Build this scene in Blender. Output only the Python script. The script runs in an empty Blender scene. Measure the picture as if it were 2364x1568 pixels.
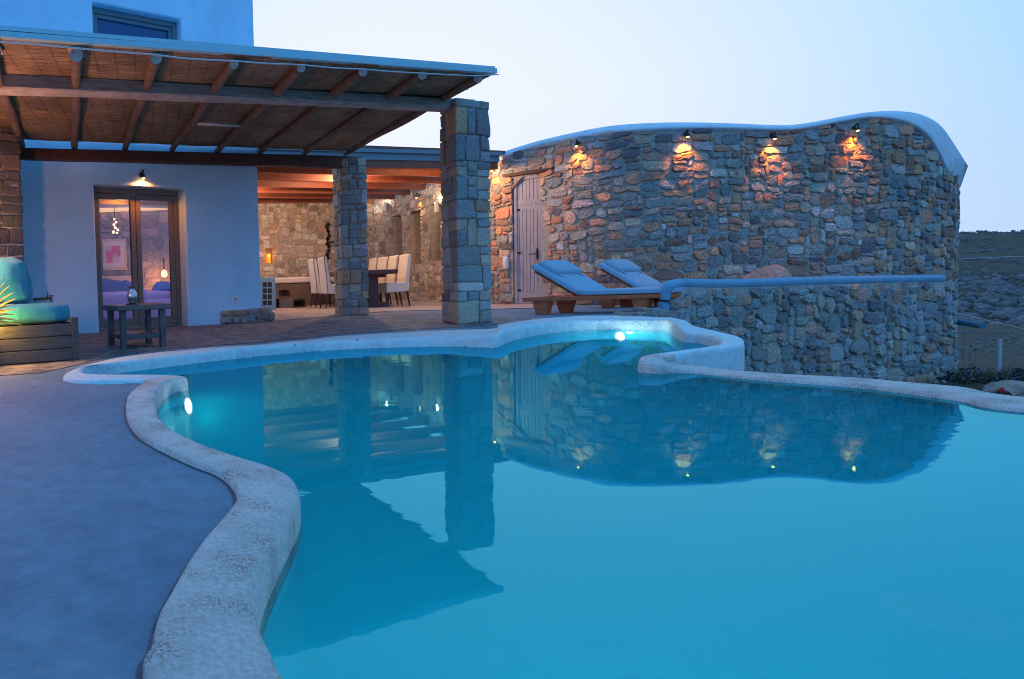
import bpy, bmesh, math, random
import numpy as np
from mathutils import Vector, Matrix, noise
from mathutils.geometry import tessellate_polygon

R_ = random.Random(7)
sc = bpy.context.scene
col = sc.collection
# ------------------------------------------------------------------ camera
W, Hh = 2364.0, 1568.0
FPX, CX, CY = 1450.0, 300.0, 724.0
PITCH, ROLL, CZ = math.radians(2.3), math.radians(2.0), 0.62
ZD = 0.06
Fv = Vector((0, math.cos(PITCH), -math.sin(PITCH)))
U0 = Vector((0, math.sin(PITCH), math.cos(PITCH)))
R0 = Vector((1, 0, 0))
Rv = R0 * math.cos(ROLL) - U0 * math.sin(ROLL)
Uv = U0 * math.cos(ROLL) + R0 * math.sin(ROLL)
cam_d = bpy.data.cameras.new('camera')
cam = bpy.data.objects.new('camera', cam_d)
col.objects.link(cam)
cam.matrix_world = Matrix(((Rv.x, Uv.x, -Fv.x, 0), (Rv.y, Uv.y, -Fv.y, 0), (Rv.z, Uv.z, -Fv.z, CZ), (0, 0, 0, 1)))
cam_d.sensor_width = 36
cam_d.lens = FPX / W * 36
cam_d.shift_x = (W / 2 - CX) / W
cam_d.shift_y = -(Hh / 2 - CY) / W
cam_d.clip_end = 3000
cam_d.clip_start = 0.05
sc.camera = cam
C0 = Vector((0, 0, CZ))

def ray(px, py):
    return Fv + Rv * ((px - CX) / FPX) + Uv * ((CY - py) / FPX)
def P(px, py, z=ZD):
    r = ray(px, py); return C0 + r * ((z - CZ) / r.z)
def PY(px, py, y):
    r = ray(px, py); return C0 + r * (y / r.y)
def HY(px):                                   # horizon row at this column
    a = ray(px, 0).z; b = ray(px, 1568).z
    return 1568 * a / (a - b)
def PD(px, d, z=0.0):                         # plan point in column px at distance d
    q = PY(px, HY(px), d); return Vector((q.x, q.y, z))
class Pl:                                     # vertical plane through two plan points
    def __init__(s, a, b):
        s.a = Vector((a.x, a.y, 0)); s.t = Vector((b.x - a.x, b.y - a.y, 0)); s.L = s.t.length; s.t.normalize()
        s.n = Vector((s.t.y, -s.t.x, 0))      # towards the camera when a is left of b
    def px(s, px, py, off=0.0):
        r = ray(px, py); o = s.a + s.n * off
        k = (o - C0).dot(s.n) / r.dot(s.n)
        q = C0 + r * k
        return (q - s.a).dot(s.t), q.z
    def w(s, u, z, off=0.0):
        v = s.a + s.t * u + s.n * off; return Vector((v.x, v.y, z))

# ------------------------------------------------------------------ materials
def mat(name, base=(.5, .5, .5), rough=.6, metal=0.0, spec=None, attr=False, noise_amt=0.0, noise_scale=8.0,
        bump=0.0, bump_scale=30.0, emit=None, emit_s=0.0, stretch=None, dark=None, sheen=0.0, coat=0.0, detail=6, c2=None, c2_scale=3.0, c2_lo=.45, c2_hi=.62, c2_fine=0):
    m = bpy.data.materials.new(name); m.use_nodes = True
    nt = m.node_tree; N = nt.nodes; L = nt.links
    bs = N['Principled BSDF']
    bs.inputs['Roughness'].default_value = rough
    bs.inputs['Metallic'].default_value = metal
    if spec is not None: bs.inputs['Specular IOR Level'].default_value = spec
    if coat: bs.inputs['Coat Weight'].default_value = coat
    if sheen: bs.inputs['Sheen Weight'].default_value = sheen
    tc = N.new('ShaderNodeTexCoord'); vec = tc.outputs['Object']
    if stretch:
        mp = N.new('ShaderNodeMapping'); mp.inputs['Scale'].default_value = stretch
        if len(stretch) == 3: pass
        L.new(vec, mp.inputs['Vector']); vec = mp.outputs['Vector']
    if attr:
        a = N.new('ShaderNodeAttribute'); a.attribute_name = 'Col'; c = a.outputs['Color']
    else:
        rgb = N.new('ShaderNodeRGB'); rgb.outputs[0].default_value = (*base, 1); c = rgb.outputs[0]
    if c2:
        n2 = N.new('ShaderNodeTexNoise'); n2.inputs['Scale'].default_value = c2_scale; n2.inputs['Detail'].default_value = 8
        L.new(vec, n2.inputs['Vector'])
        rp = N.new('ShaderNodeMapRange'); rp.inputs[1].default_value = c2_lo; rp.inputs[2].default_value = c2_hi
        L.new(n2.outputs['Fac'], rp.inputs[0])
        fo_ = rp.outputs[0]
        if c2_fine:
            n4 = N.new('ShaderNodeTexNoise'); n4.inputs['Scale'].default_value = c2_fine; n4.inputs['Detail'].default_value = 6; L.new(vec, n4.inputs['Vector'])
            r4 = N.new('ShaderNodeMapRange'); r4.inputs[1].default_value = .46; r4.inputs[2].default_value = .58; L.new(n4.outputs['Fac'], r4.inputs[0])
            m4 = N.new('ShaderNodeMath'); m4.operation = 'MULTIPLY'; L.new(rp.outputs[0], m4.inputs[0]); L.new(r4.outputs[0], m4.inputs[1]); fo_ = m4.outputs[0]
        mx = N.new('ShaderNodeMix'); mx.data_type = 'RGBA'
        L.new(fo_, mx.inputs['Factor']); L.new(c, mx.inputs[6]); mx.inputs[7].default_value = (*c2, 1); c = mx.outputs[2]
    if noise_amt:
        n1 = N.new('ShaderNodeTexNoise'); n1.inputs['Scale'].default_value = noise_scale; n1.inputs['Detail'].default_value = detail
        n1.inputs['Roughness'].default_value = .65
        L.new(vec, n1.inputs['Vector'])
        mr = N.new('ShaderNodeMapRange'); mr.inputs[1].default_value = .3; mr.inputs[2].default_value = .7
        mr.inputs[3].default_value = 1 - noise_amt; mr.inputs[4].default_value = 1 + noise_amt
        L.new(n1.outputs['Fac'], mr.inputs[0])
        vm = N.new('ShaderNodeVectorMath'); vm.operation = 'SCALE'
        L.new(c, vm.inputs[0]); L.new(mr.outputs[0], vm.inputs['Scale']); c = vm.outputs[0]
    L.new(c, bs.inputs['Base Color'])
    if bump:
        n3 = N.new('ShaderNodeTexNoise'); n3.inputs['Scale'].default_value = bump_scale; n3.inputs['Detail'].default_value = 8
        n3.inputs['Roughness'].default_value = .6
        L.new(vec, n3.inputs['Vector'])
        bp = N.new('ShaderNodeBump'); bp.inputs['Strength'].default_value = bump; bp.inputs['Distance'].default_value = .02
        L.new(n3.outputs['Fac'], bp.inputs['Height']); L.new(bp.outputs[0], bs.inputs['Normal'])
    if emit:
        bs.inputs['Emission Color'].default_value = (*emit, 1); bs.inputs['Emission Strength'].default_value = emit_s
    return m

M = {}
M['stone'] = mat('granite_stone', rough=.9, attr=True, noise_amt=.55, noise_scale=34, bump=1.0, bump_scale=30, detail=9)
M['stone_coarse'] = mat('dressed_granite', rough=.9, attr=True, noise_amt=.42, noise_scale=42, bump=1.0, bump_scale=34, detail=8)
M['mortar'] = mat('lime_mortar', (.42, .38, .33), .95, noise_amt=.3, noise_scale=12, bump=.8, bump_scale=22)
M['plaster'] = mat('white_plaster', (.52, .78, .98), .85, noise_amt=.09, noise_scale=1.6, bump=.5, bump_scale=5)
M['plaster_cap'] = mat('white_plaster_cap', (.62, .68, .74), .85, noise_amt=.14, noise_scale=5, bump=.4, bump_scale=14)
M['render_blue'] = mat('painted_render', (.17, .36, .50), .75, noise_amt=.15, noise_scale=7, bump=.3, bump_scale=16)
M['coping'] = mat('pool_coping_render', (.84, .76, .71), .85, noise_amt=.24, noise_scale=95, bump=1.0, bump_scale=120, detail=9, c2=(.34, .19, .14), c2_scale=7, c2_lo=.44, c2_hi=.66, c2_fine=190)
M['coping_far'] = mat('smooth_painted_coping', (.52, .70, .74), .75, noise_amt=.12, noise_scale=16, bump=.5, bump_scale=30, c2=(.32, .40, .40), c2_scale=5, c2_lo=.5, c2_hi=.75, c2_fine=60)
M['basin'] = mat('pool_plaster', (.10, .74, .88), .8, noise_amt=.08, noise_scale=2, bump=.2, bump_scale=12)
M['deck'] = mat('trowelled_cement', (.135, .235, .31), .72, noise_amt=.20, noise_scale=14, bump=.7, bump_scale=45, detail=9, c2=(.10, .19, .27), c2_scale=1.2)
M['paving'] = mat('slate_paving', (.22, .20, .20), .75, noise_amt=.5, noise_scale=9, bump=1.0, bump_scale=16, c2=(.11, .12, .14), c2_scale=7)
M['tiles'] = mat('polished_cement', (.52, .42, .36), .35, noise_amt=.15, noise_scale=3, bump=.1, bump_scale=10)
M['wood_grey'] = mat('weathered_beam', (.44, .38, .35), .8, noise_amt=.35, noise_scale=5, bump=.6, bump_scale=9, stretch=(1, 1, 9))
M['wood_pole'] = mat('peeled_pole', (.19, .125, .085), .75, noise_amt=.4, noise_scale=10, bump=.5, bump_scale=16)
M['pole_end'] = mat('sawn_end_grain', (.42, .40, .38), .8, noise_amt=.25, noise_scale=30, bump=.4)
M['wood_dark'] = mat('dark_beam', (.10, .045, .03), .7, noise_amt=.3, noise_scale=10, bump=.4)
M['wood_red'] = mat('red_brown_rafter', (.25, .075, .04), .6, noise_amt=.2, noise_scale=8, bump=.2)
M['teak'] = mat('oiled_teak', (.62, .125, .035), .45, noise_amt=.35, noise_scale=7, bump=.25, bump_scale=20, stretch=(1, 8, 8))
M['sofa_wood'] = mat('painted_planks', (.045, .05, .06), .6, noise_amt=.3, noise_scale=6, bump=.3, bump_scale=12, stretch=(1, 1, 7))
M['table_wood'] = mat('painted_table_wood', (.085, .08, .085), .5, noise_amt=.3, noise_scale=10, bump=.3)
M['turq'] = mat('turquoise_cotton', (.02, .26, .36), .95, noise_amt=.15, noise_scale=5, bump=.9, bump_scale=9, sheen=.1)
M['lounge'] = mat('grey_blue_canvas', (.33, .47, .58), .95, noise_amt=.1, noise_scale=60, bump=.25, bump_scale=20)
M['door_wood'] = mat('mauve_boards', (.42, .38, .40), .65, noise_amt=.15, noise_scale=6, bump=.25, bump_scale=14, stretch=(6, 6, 1))
M['frame'] = mat('taupe_door_frame', (.17, .15, .13), .5, noise_amt=.1, noise_scale=12)
M['frame_blue'] = mat('blue_grey_frame', (.12, .20, .24), .5)
M['metal_dark'] = mat('black_metal', (.03, .03, .03), .45, metal=.6)
M['pewter'] = mat('pewter', (.45, .48, .5), .28, metal=1.0, bump=.2, bump_scale=20)
M['brass'] = mat('old_brass', (.22, .12, .05), .4, metal=.8)
M['white_plastic'] = mat('white_plastic', (.75, .75, .75), .4)
M['grey_metal'] = mat('grey_metal', (.35, .42, .48), .45, metal=.3)
M['fascia'] = mat('pale_blue_metal_fascia', (.34, .60, .68), .55, noise_amt=.05, noise_scale=3)
M['chair'] = mat('cream_slipcover', (.72, .66, .58), .95, bump=.3, bump_scale=8)
M['chair_band'] = mat('brown_piping_band', (.20, .11, .07), .9)
M['table_dark'] = mat('dark_table_wood', (.07, .03, .03), .45, noise_amt=.3, noise_scale=6, bump=.2)
M['tub'] = mat('taupe_tub_panel', (.16, .12, .10), .6, noise_amt=.1)
M['tub_cover'] = mat('pale_tub_rim', (.75, .70, .66), .6)
M['black'] = mat('black_void', (.012, .012, .014), .6)
M['interior_w'] = mat('interior_plaster', (.60, .50, .62), .9, noise_amt=.05, noise_scale=3)
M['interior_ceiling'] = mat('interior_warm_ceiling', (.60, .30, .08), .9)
M['linen_blue'] = mat('blue_linen', (.10, .16, .40), .95, bump=.3, bump_scale=8)
M['linen'] = mat('pale_linen', (.55, .50, .62), .95, bump=.3, bump_scale=8)
M['headboard'] = mat('cream_headboard', (.85, .62, .42), .8)
M['paper'] = mat('art_mount', (.88, .80, .66), .8)
M['pink'] = mat('pink_artwork', (.85, .18, .28), .8, c2=(.80, .62, .55), c2_scale=5, c2_lo=.48, c2_hi=.54)
M['gold'] = mat('pale_gilt_frame', (.80, .60, .35), .5)
M['bulb'] = mat('warm_bulb', (1, .7, .3), .5, emit=(1.0, .36, .05), emit_s=24)
M['bulb_soft'] = mat('soft_warm_bulb', (1, .7, .4), .5, emit=(1.0, .55, .20), emit_s=3)
M['candle'] = mat('candle_glow', (.9, .3, .05), .5, emit=(1.0, .22, .02), emit_s=1.3)
M['panel_glow'] = mat('lit_display', (.5, .7, .9), .5, emit=(.6, .85, 1.0), emit_s=1.6)
M['pool_glow'] = mat('pool_lamp_lens', (1, 1, 1), .3, emit=(.8, .95, 1.0), emit_s=4)
M['cove'] = mat('lit_cove', (.9, .7, .4), .6, emit=(1.0, .55, .2), emit_s=1.1)
M['cable'] = mat('pale_cable', (.55, .58, .62), .5)
M['rock'] = mat('hill_rock', (.19, .15, .15), .95, noise_amt=.35, noise_scale=1.5, bump=.8, bump_scale=4)
M['boulder'] = mat('pink_granite_boulder', (.42, .27, .22), .95, noise_amt=.35, noise_scale=18, bump=.8, bump_scale=18)
M['leaf'] = mat('heather_leaf', (.045, .06, .035), .9)
M['flower'] = mat('mauve_flower', (.32, .16, .42), .9)
M['red'] = mat('red_flower', (.6, .02, .02), .8)
M['straw'] = mat('dry_stem', (.25, .24, .16), .9)
M['sign'] = mat('galvanised_post', (.45, .5, .55), .5, metal=.3)

def reed_material():
    m = bpy.data.materials.new('woven_reed'); m.use_nodes = True
    nt = m.node_tree; N = nt.nodes; L = nt.links; bs = N['Principled BSDF']
    tc = N.new('ShaderNodeTexCoord')
    mp = N.new('ShaderNodeMapping'); mp.inputs['Scale'].default_value = (4.0, 90, 1); L.new(tc.outputs['UV'], mp.inputs['Vector'])
    n = N.new('ShaderNodeTexNoise'); n.inputs['Scale'].default_value = 1; n.inputs['Detail'].default_value = 6; L.new(mp.outputs[0], n.inputs['Vector'])
    n2 = N.new('ShaderNodeTexNoise'); n2.inputs['Scale'].default_value = 2.0; n2.inputs['Detail'].default_value = 4; L.new(tc.outputs['UV'], n2.inputs['Vector'])
    cr = N.new('ShaderNodeValToRGB'); L.new(n.outputs['Fac'], cr.inputs[0])
    e = cr.color_ramp.elements; e[0].position = .3; e[0].color = (.05, .03, .018, 1); e[1].position = .66; e[1].color = (.46, .31, .19, 1)
    # stitching wires across the reeds
    sx = N.new('ShaderNodeSeparateXYZ'); L.new(tc.outputs['UV'], sx.inputs[0])
    n3 = N.new('ShaderNodeTexNoise'); n3.inputs['Scale'].default_value = 3; L.new(tc.outputs['UV'], n3.inputs['Vector'])
    ad = N.new('ShaderNodeMath'); ad.operation = 'MULTIPLY_ADD'; L.new(n3.outputs['Fac'], ad.inputs[0]); ad.inputs[1].default_value = .03; L.new(sx.outputs['X'], ad.inputs[2])
    md = N.new('ShaderNodeMath'); md.operation = 'MODULO'; L.new(ad.outputs[0], md.inputs[0]); md.inputs[1].default_value = .17
    lt = N.new('ShaderNodeMath'); lt.operation = 'LESS_THAN'; L.new(md.outputs[0], lt.inputs[0]); lt.inputs[1].default_value = .012
    mr = N.new('ShaderNodeMapRange'); L.new(n2.outputs['Fac'], mr.inputs[0]); mr.inputs[1].default_value = .3; mr.inputs[2].default_value = .7; mr.inputs[3].default_value = .7; mr.inputs[4].default_value = 1.25
    sb = N.new('ShaderNodeMath'); sb.operation = 'MULTIPLY_ADD'; L.new(lt.outputs[0], sb.inputs[0]); sb.inputs[1].default_value = -.4; L.new(mr.outputs[0], sb.inputs[2])
    vm = N.new('ShaderNodeVectorMath'); vm.operation = 'SCALE'; L.new(cr.outputs[0], vm.inputs[0]); L.new(sb.outputs[0], vm.inputs['Scale'])
    L.new(vm.outputs[0], bs.inputs['Base Color']); bs.inputs['Roughness'].default_value = .85
    bp = N.new('ShaderNodeBump'); bp.inputs['Strength'].default_value = .8; bp.inputs['Distance'].default_value = .01
    L.new(n.outputs['Fac'], bp.inputs['Height']); L.new(bp.outputs[0], bs.inputs['Normal'])
    return m
M['reed'] = reed_material()

def glass_mat(name, tint, fac_min=.04):
    m = bpy.data.materials.new(name); m.use_nodes = True
    nt = m.node_tree; N = nt.nodes; L = nt.links
    for n in list(N): N.remove(n)
    out = N.new('ShaderNodeOutputMaterial'); mx = N.new('ShaderNodeMixShader'); tr = N.new('ShaderNodeBsdfTransparent'); gl = N.new('ShaderNodeBsdfGlossy')
    fr = N.new('ShaderNodeFresnel'); fr.inputs[0].default_value = 1.5
    tr.inputs[0].default_value = (*tint, 1); gl.inputs['Roughness'].default_value = .01
    L.new(fr.outputs[0], mx.inputs[0]); L.new(tr.outputs[0], mx.inputs[1]); L.new(gl.outputs[0], mx.inputs[2]); L.new(mx.outputs[0], out.inputs['Surface'])
    return m
M['glass'] = glass_mat('window_glass', (.82, .82, .9))

def water_mat():
    m = bpy.data.materials.new('pool_water'); m.use_nodes = True
    nt = m.node_tree; N = nt.nodes; L = nt.links
    for n in list(N): N.remove(n)
    out = N.new('ShaderNodeOutputMaterial'); mx = N.new('ShaderNodeMixShader'); tr = N.new('ShaderNodeBsdfTransparent'); gl = N.new('ShaderNodeBsdfGlossy')
    tr.inputs[0].default_value = (.92, .98, 1, 1); gl.inputs['Roughness'].default_value = .015
    gl.inputs['Color'].default_value = (.20, .88, 1, 1)
    fr = N.new('ShaderNodeFresnel'); fr.inputs[0].default_value = 1.55
    tc = N.new('ShaderNodeTexCoord')
    mp = N.new('ShaderNodeMapping'); mp.inputs['Scale'].default_value = (1.0, 2.2, 1); L.new(tc.outputs['Object'], mp.inputs['Vector'])
    n = N.new('ShaderNodeTexNoise'); n.inputs['Scale'].default_value = 3.2; n.inputs['Detail'].default_value = 3; L.new(mp.outputs[0], n.inputs['Vector'])
    n2 = N.new('ShaderNodeTexNoise'); n2.inputs['Scale'].default_value = .7; n2.inputs['Detail'].default_value = 1; L.new(tc.outputs['Object'], n2.inputs['Vector'])
    mr = N.new('ShaderNodeMapRange'); L.new(n2.outputs['Fac'], mr.inputs[0]); mr.inputs[1].default_value = .45; mr.inputs[2].default_value = .65; mr.inputs[3].default_value = .12; mr.inputs[4].default_value = 1.0
    mu = N.new('ShaderNodeMath'); mu.operation = 'MULTIPLY'; L.new(n.outputs['Fac'], mu.inputs[0]); L.new(mr.outputs[0], mu.inputs[1])
    bp = N.new('ShaderNodeBump'); bp.inputs['Strength'].default_value = .035; bp.inputs['Distance'].default_value = .03
    L.new(mu.outputs[0], bp.inputs['Height'])
    L.new(bp.outputs[0], gl.inputs['Normal']); L.new(bp.outputs[0], fr.inputs['Normal'])
    L.new(fr.outputs[0], mx.inputs[0]); L.new(tr.outputs[0], mx.inputs[1]); L.new(gl.outputs[0], mx.inputs[2]); L.new(mx.outputs[0], out.inputs['Surface'])
    va = N.new('ShaderNodeVolumeAbsorption'); va.inputs['Color'].default_value = (.0, .96, .91, 1); va.inputs['Density'].default_value = .6
    vs_ = N.new('ShaderNodeVolumeScatter'); vs_.inputs['Color'].default_value = (.0, 1.0, .98, 1); vs_.inputs['Density'].default_value = 1.0; vs_.inputs['Anisotropy'].default_value = .0
    ad = N.new('ShaderNodeAddShader'); L.new(va.outputs[0], ad.inputs[0]); L.new(vs_.outputs[0], ad.inputs[1]); L.new(ad.outputs[0], out.inputs['Volume'])
    return m
M['water'] = water_mat()

def terrain_mat():
    m = bpy.data.materials.new('dry_hillside'); m.use_nodes = True
    nt = m.node_tree; N = nt.nodes; L = nt.links; bs = N['Principled BSDF']; bs.inputs['Roughness'].default_value = .95
    tc = N.new('ShaderNodeTexCoord')
    n = N.new('ShaderNodeTexNoise'); n.inputs['Scale'].default_value = 1.3; n.inputs['Detail'].default_value = 12; n.inputs['Roughness'].default_value = .72; L.new(tc.outputs['Object'], n.inputs['Vector'])
    cr = N.new('ShaderNodeValToRGB'); L.new(n.outputs['Fac'], cr.inputs[0])
    e = cr.color_ramp.elements; e[0].position = .36; e[0].color = (.025, .026, .015, 1); e[1].position = .70; e[1].color = (.17, .115, .10, 1)
    k = cr.color_ramp.elements.new(.50); k.color = (.06, .045, .025, 1)
    L.new(cr.outputs[0], bs.inputs['Base Color'])
    bp = N.new('ShaderNodeBump'); bp.inputs['Strength'].default_value = .8; bp.inputs['Distance'].default_value = .2
    L.new(n.outputs['Fac'], bp.inputs['Height']); L.new(bp.outputs[0], bs.inputs['Normal'])
    return m
M['terrain'] = terrain_mat()

# ------------------------------------------------------------------ object helpers
def tag(o, label=None, cat=None, group=None, kind=None):
    if label: o['label'] = label
    if cat: o['category'] = cat
    if group: o['group'] = group
    if kind: o['kind'] = kind
    return o
def empty(name, loc, label=None, cat=None, group=None, rz=0.0):
    o = bpy.data.objects.new(name, None); col.objects.link(o); o.location = loc; o.rotation_euler = (0, 0, rz)
    o.empty_display_size = .1
    return tag(o, label, cat, group)
def link(name, me, m, parent=None, smooth=False, world=True):
    """mesh data given in world coordinates (world=True) or in the parent's own"""
    mats = m if isinstance(m, (list, tuple)) else [m]
    for mm in mats: me.materials.append(mm)
    if smooth:
        me.polygons.foreach_set('use_smooth', [True] * len(me.polygons))
    o = bpy.data.objects.new(name, me); col.objects.link(o)
    if parent is not None:
        o.parent = parent
        if world:
            o.matrix_parent_inverse = parent_matrix(parent).inverted()
    me.update()
    return o
def parent_matrix(p):
    m = Matrix.LocRotScale(p.location, p.rotation_euler, p.scale)
    if p.parent is not None:
        m = parent_matrix(p.parent) @ p.matrix_parent_inverse @ m
    return m
class MB:
    def __init__(s): s.v = []; s.f = []; s.c = []; s.uv = None; s.mi = []
    def add(s, vs, fs, c=None, mi=0):
        b = len(s.v); s.v += [tuple(v) for v in vs]; s.f += [tuple(i + b for i in f) for f in fs]; s.mi += [mi] * len(fs)
        s.c += [c or (.5, .5, .5)] * len(vs)
    def mesh(s, name, colors=False):
        me = bpy.data.meshes.new(name); me.from_pydata(s.v, [], s.f)
        if colors:
            a = me.color_attributes.new('Col', 'FLOAT_COLOR', 'POINT')
            arr = np.ones((len(s.v), 4), dtype=np.float32); arr[:, :3] = np.array(s.c); a.data.foreach_set('color', arr.ravel())
        if any(s.mi): me.polygons.foreach_set('material_index', s.mi)
        bm = bmesh.new(); bm.from_mesh(me); bmesh.ops.recalc_face_normals(bm, faces=bm.faces); bm.to_mesh(me); bm.free()
        return me
    def build(s, name, m, parent=None, smooth=False, colors=False, world=True, bevel=0, seg=2):
        o = link(name, s.mesh(name, colors), m, parent, smooth, world)
        if bevel:
            md = o.modifiers.new('bevel', 'BEVEL'); md.width = bevel; md.segments = seg; md.limit_method = 'ANGLE'; md.angle_limit = math.radians(40)
        return o
    def obox(s, o, ax, ay, az, c=None, mi=0):       # box from corner o with edge vectors
        o, ax, ay, az = map(Vector, (o, ax, ay, az))
        vs = [o, o + ax, o + ax + ay, o + ay, o + az, o + ax + az, o + ax + ay + az, o + ay + az]
        s.add(vs, [(0, 3, 2, 1), (4, 5, 6, 7), (0, 1, 5, 4), (1, 2, 6, 5), (2, 3, 7, 6), (3, 0, 4, 7)], c, mi)
    def box(s, x0, x1, y0, y1, z0, z1, c=None, mi=0):
        s.obox((x0, y0, z0), (x1 - x0, 0, 0), (0, y1 - y0, 0), (0, 0, z1 - z0), c, mi)
    def tube(s, pts, rad, n=10, caps=True, mi=0, capmi=None):
        pts = [Vector(p) for p in pts]; rs = rad if isinstance(rad, (list, tuple)) else [rad] * len(pts)
        rings = []; up = Vector((0, 0, 1))
        for i, p in enumerate(pts):
            t = (pts[min(i + 1, len(pts) - 1)] - pts[max(i - 1, 0)]).normalized()
            a = t.cross(up)
            if a.length < .05: a = t.cross(Vector((1, 0, 0)))
            a.normalize(); b = a.cross(t).normalized()
            rings.append([p + a * math.cos(2 * math.pi * k / n) * rs[i] + b * math.sin(2 * math.pi * k / n) * rs[i] for k in range(n)])
        vs = [v for r in rings for v in r]
        fs = []
        for i in range(len(pts) - 1):
            for k in range(n):
                fs.append((i * n + k, i * n + (k + 1) % n, (i + 1) * n + (k + 1) % n, (i + 1) * n + k))
        s.add(vs, fs, None, mi)
        if caps:
            b = len(s.v) - len(vs); e = len(pts) - 1
            for cf in (tuple(b + k for k in range(n))[::-1], tuple(b + e * n + k for k in range(n))):
                s.f.append(cf); s.mi.append(mi if capmi is None else capmi)
    def lathe(s, prof, c, n=24):                  # profile of (r,z) about vertical axis at c
        c = Vector(c); vs = []; fs = []
        for r, z in prof:
            for k in range(n):
                a = 2 * math.pi * k / n; vs.append(c + Vector((r * math.cos(a), r * math.sin(a), z)))
        for i in range(len(prof) - 1):
            for k in range(n):
                fs.append((i * n + k, i * n + (k + 1) % n, (i + 1) * n + (k + 1) % n, (i + 1) * n + k))
        s.add(vs, fs)
def rbox(mb, c, h, r, X=(1, 0, 0), Y=(0, 1, 0), Z=(0, 0, 1), n=5, jit=0.0, seed=0, colr=None, puff=0.0):
    """rounded box, optional noise; h = half sizes"""
    c = Vector(c); X, Y, Z = Vector(X), Vector(Y), Vector(Z)
    idx = {}; vs = []; fs = []
    def vert(i, j, k):
        key = (i, j, k)
        if key in idx: return idx[key]
        p = [(-1 + 2 * a / n) for a in (i, j, k)]
        q = [math.copysign(abs(t) ** .75, t) * hh for t, hh in zip(p, h)]
        inner = [max(-(hh - r), min(hh - r, t)) for t, hh in zip(q, h)]
        d = Vector([a - b for a, b in zip(q, inner)])
        if d.length > 1e-6:
            d = d.normalized() * r
        v = Vector(inner) + d
        if puff:
            m = (1 - p[0] ** 2) * (1 - p[1] ** 2)
            v.z += puff * m * (1 if p[2] > 0 else -1 if p[2] < 0 else 0)
        w = c + X * v.x + Y * v.y + Z * v.z
        if jit:
            w += Vector(noise.noise_vector(w * 6 + Vector((seed * 3.1, seed, 0)))) * jit
        idx[key] = len(vs); vs.append(w); return idx[key]
    for a in range(n):
        for b in range(n):
            for s_ in (0, n):
                fs.append((vert(a, b, s_), vert(a + 1, b, s_), vert(a + 1, b + 1, s_), vert(a, b + 1, s_)))
                fs.append((vert(a, s_, b), vert(a + 1, s_, b), vert(a + 1, s_, b + 1), vert(a, s_, b + 1)))
                fs.append((vert(s_, a, b), vert(s_, a + 1, b), vert(s_, a + 1, b + 1), vert(s_, a, b + 1)))
    mb.add(vs, fs, colr)
def crom(pts, k=6, closed=False):
    pts = [Vector(p) for p in pts]; out = []; n = len(pts)
    for i in range(n if closed else n - 1):
        p0 = pts[(i - 1) % n] if closed or i > 0 else pts[0]; p1 = pts[i]; p2 = pts[(i + 1) % n]
        p3 = pts[(i + 2) % n] if closed or i + 2 < n else pts[-1]
        for j in range(k):
            t = j / k
            out.append(.5 * ((2 * p1) + (p2 - p0) * t + (2 * p0 - 5 * p1 + 4 * p2 - p3) * t * t + (3 * p1 - p0 - 3 * p2 + p3) * t ** 3))
    if not closed: out.append(pts[-1])
    return out
def sheet(name, pts, z, m, parent=None, thick=0.0):
    poly = [Vector((p[0], p[1], 0)) for p in pts]
    tris = tessellate_polygon([poly]); mb = MB()
    mb.add([(p.x, p.y, z) for p in poly], tris)
    if thick:
        n = len(poly); b = len(mb.v)
        mb.add([(p.x, p.y, z) for p in poly] + [(p.x, p.y, z - thick) for p in poly], [(i, (i + 1) % n, n + (i + 1) % n, n + i) for i in range(n)])
    me = bpy.data.meshes.new(name); me.from_pydata(mb.v, [], mb.f); o = link(name, me, m, parent)
    for p in me.polygons:
        if abs(p.normal.z) > .5 and p.normal.z < 0: p.flip()
    return o

# ------------------------------------------------------------------ rubble masonry
PAL_COOL = [((.36, .34, .33), 5), ((.26, .28, .28), 4), ((.70, .32, .19), 3), ((.60, .27, .17), 2.8), ((.62, .43, .32), 3.6), ((.34, .18, .13), 2.4), ((.54, .50, .48), 1.8), ((.18, .16, .17), 1.6), ((.50, .30, .20), 2.4)]
PAL_WARM = [((.50, .46, .42), 5), ((.46, .40, .33), 4), ((.56, .40, .28), 2), ((.38, .33, .29), 3), ((.60, .57, .52), 2.5), ((.28, .23, .19), 1.2)]
PAL_GREY = [((.34, .34, .33), 5), ((.28, .31, .31), 4), ((.46, .38, .30), 2.6), ((.50, .33, .22), 1.6), ((.22, .21, .21), 2), ((.46, .45, .43), 2)]
def pick(pal, r):
    t = r.random() * sum(w for _, w in pal)
    for c, w in pal:
        t -= w
        if t <= 0: break
    k = .8 + r.random() * .4
    return tuple(max(.02, min(.9, x * k * (1 + (r.random() - .5) * .12))) for x in c)
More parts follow.
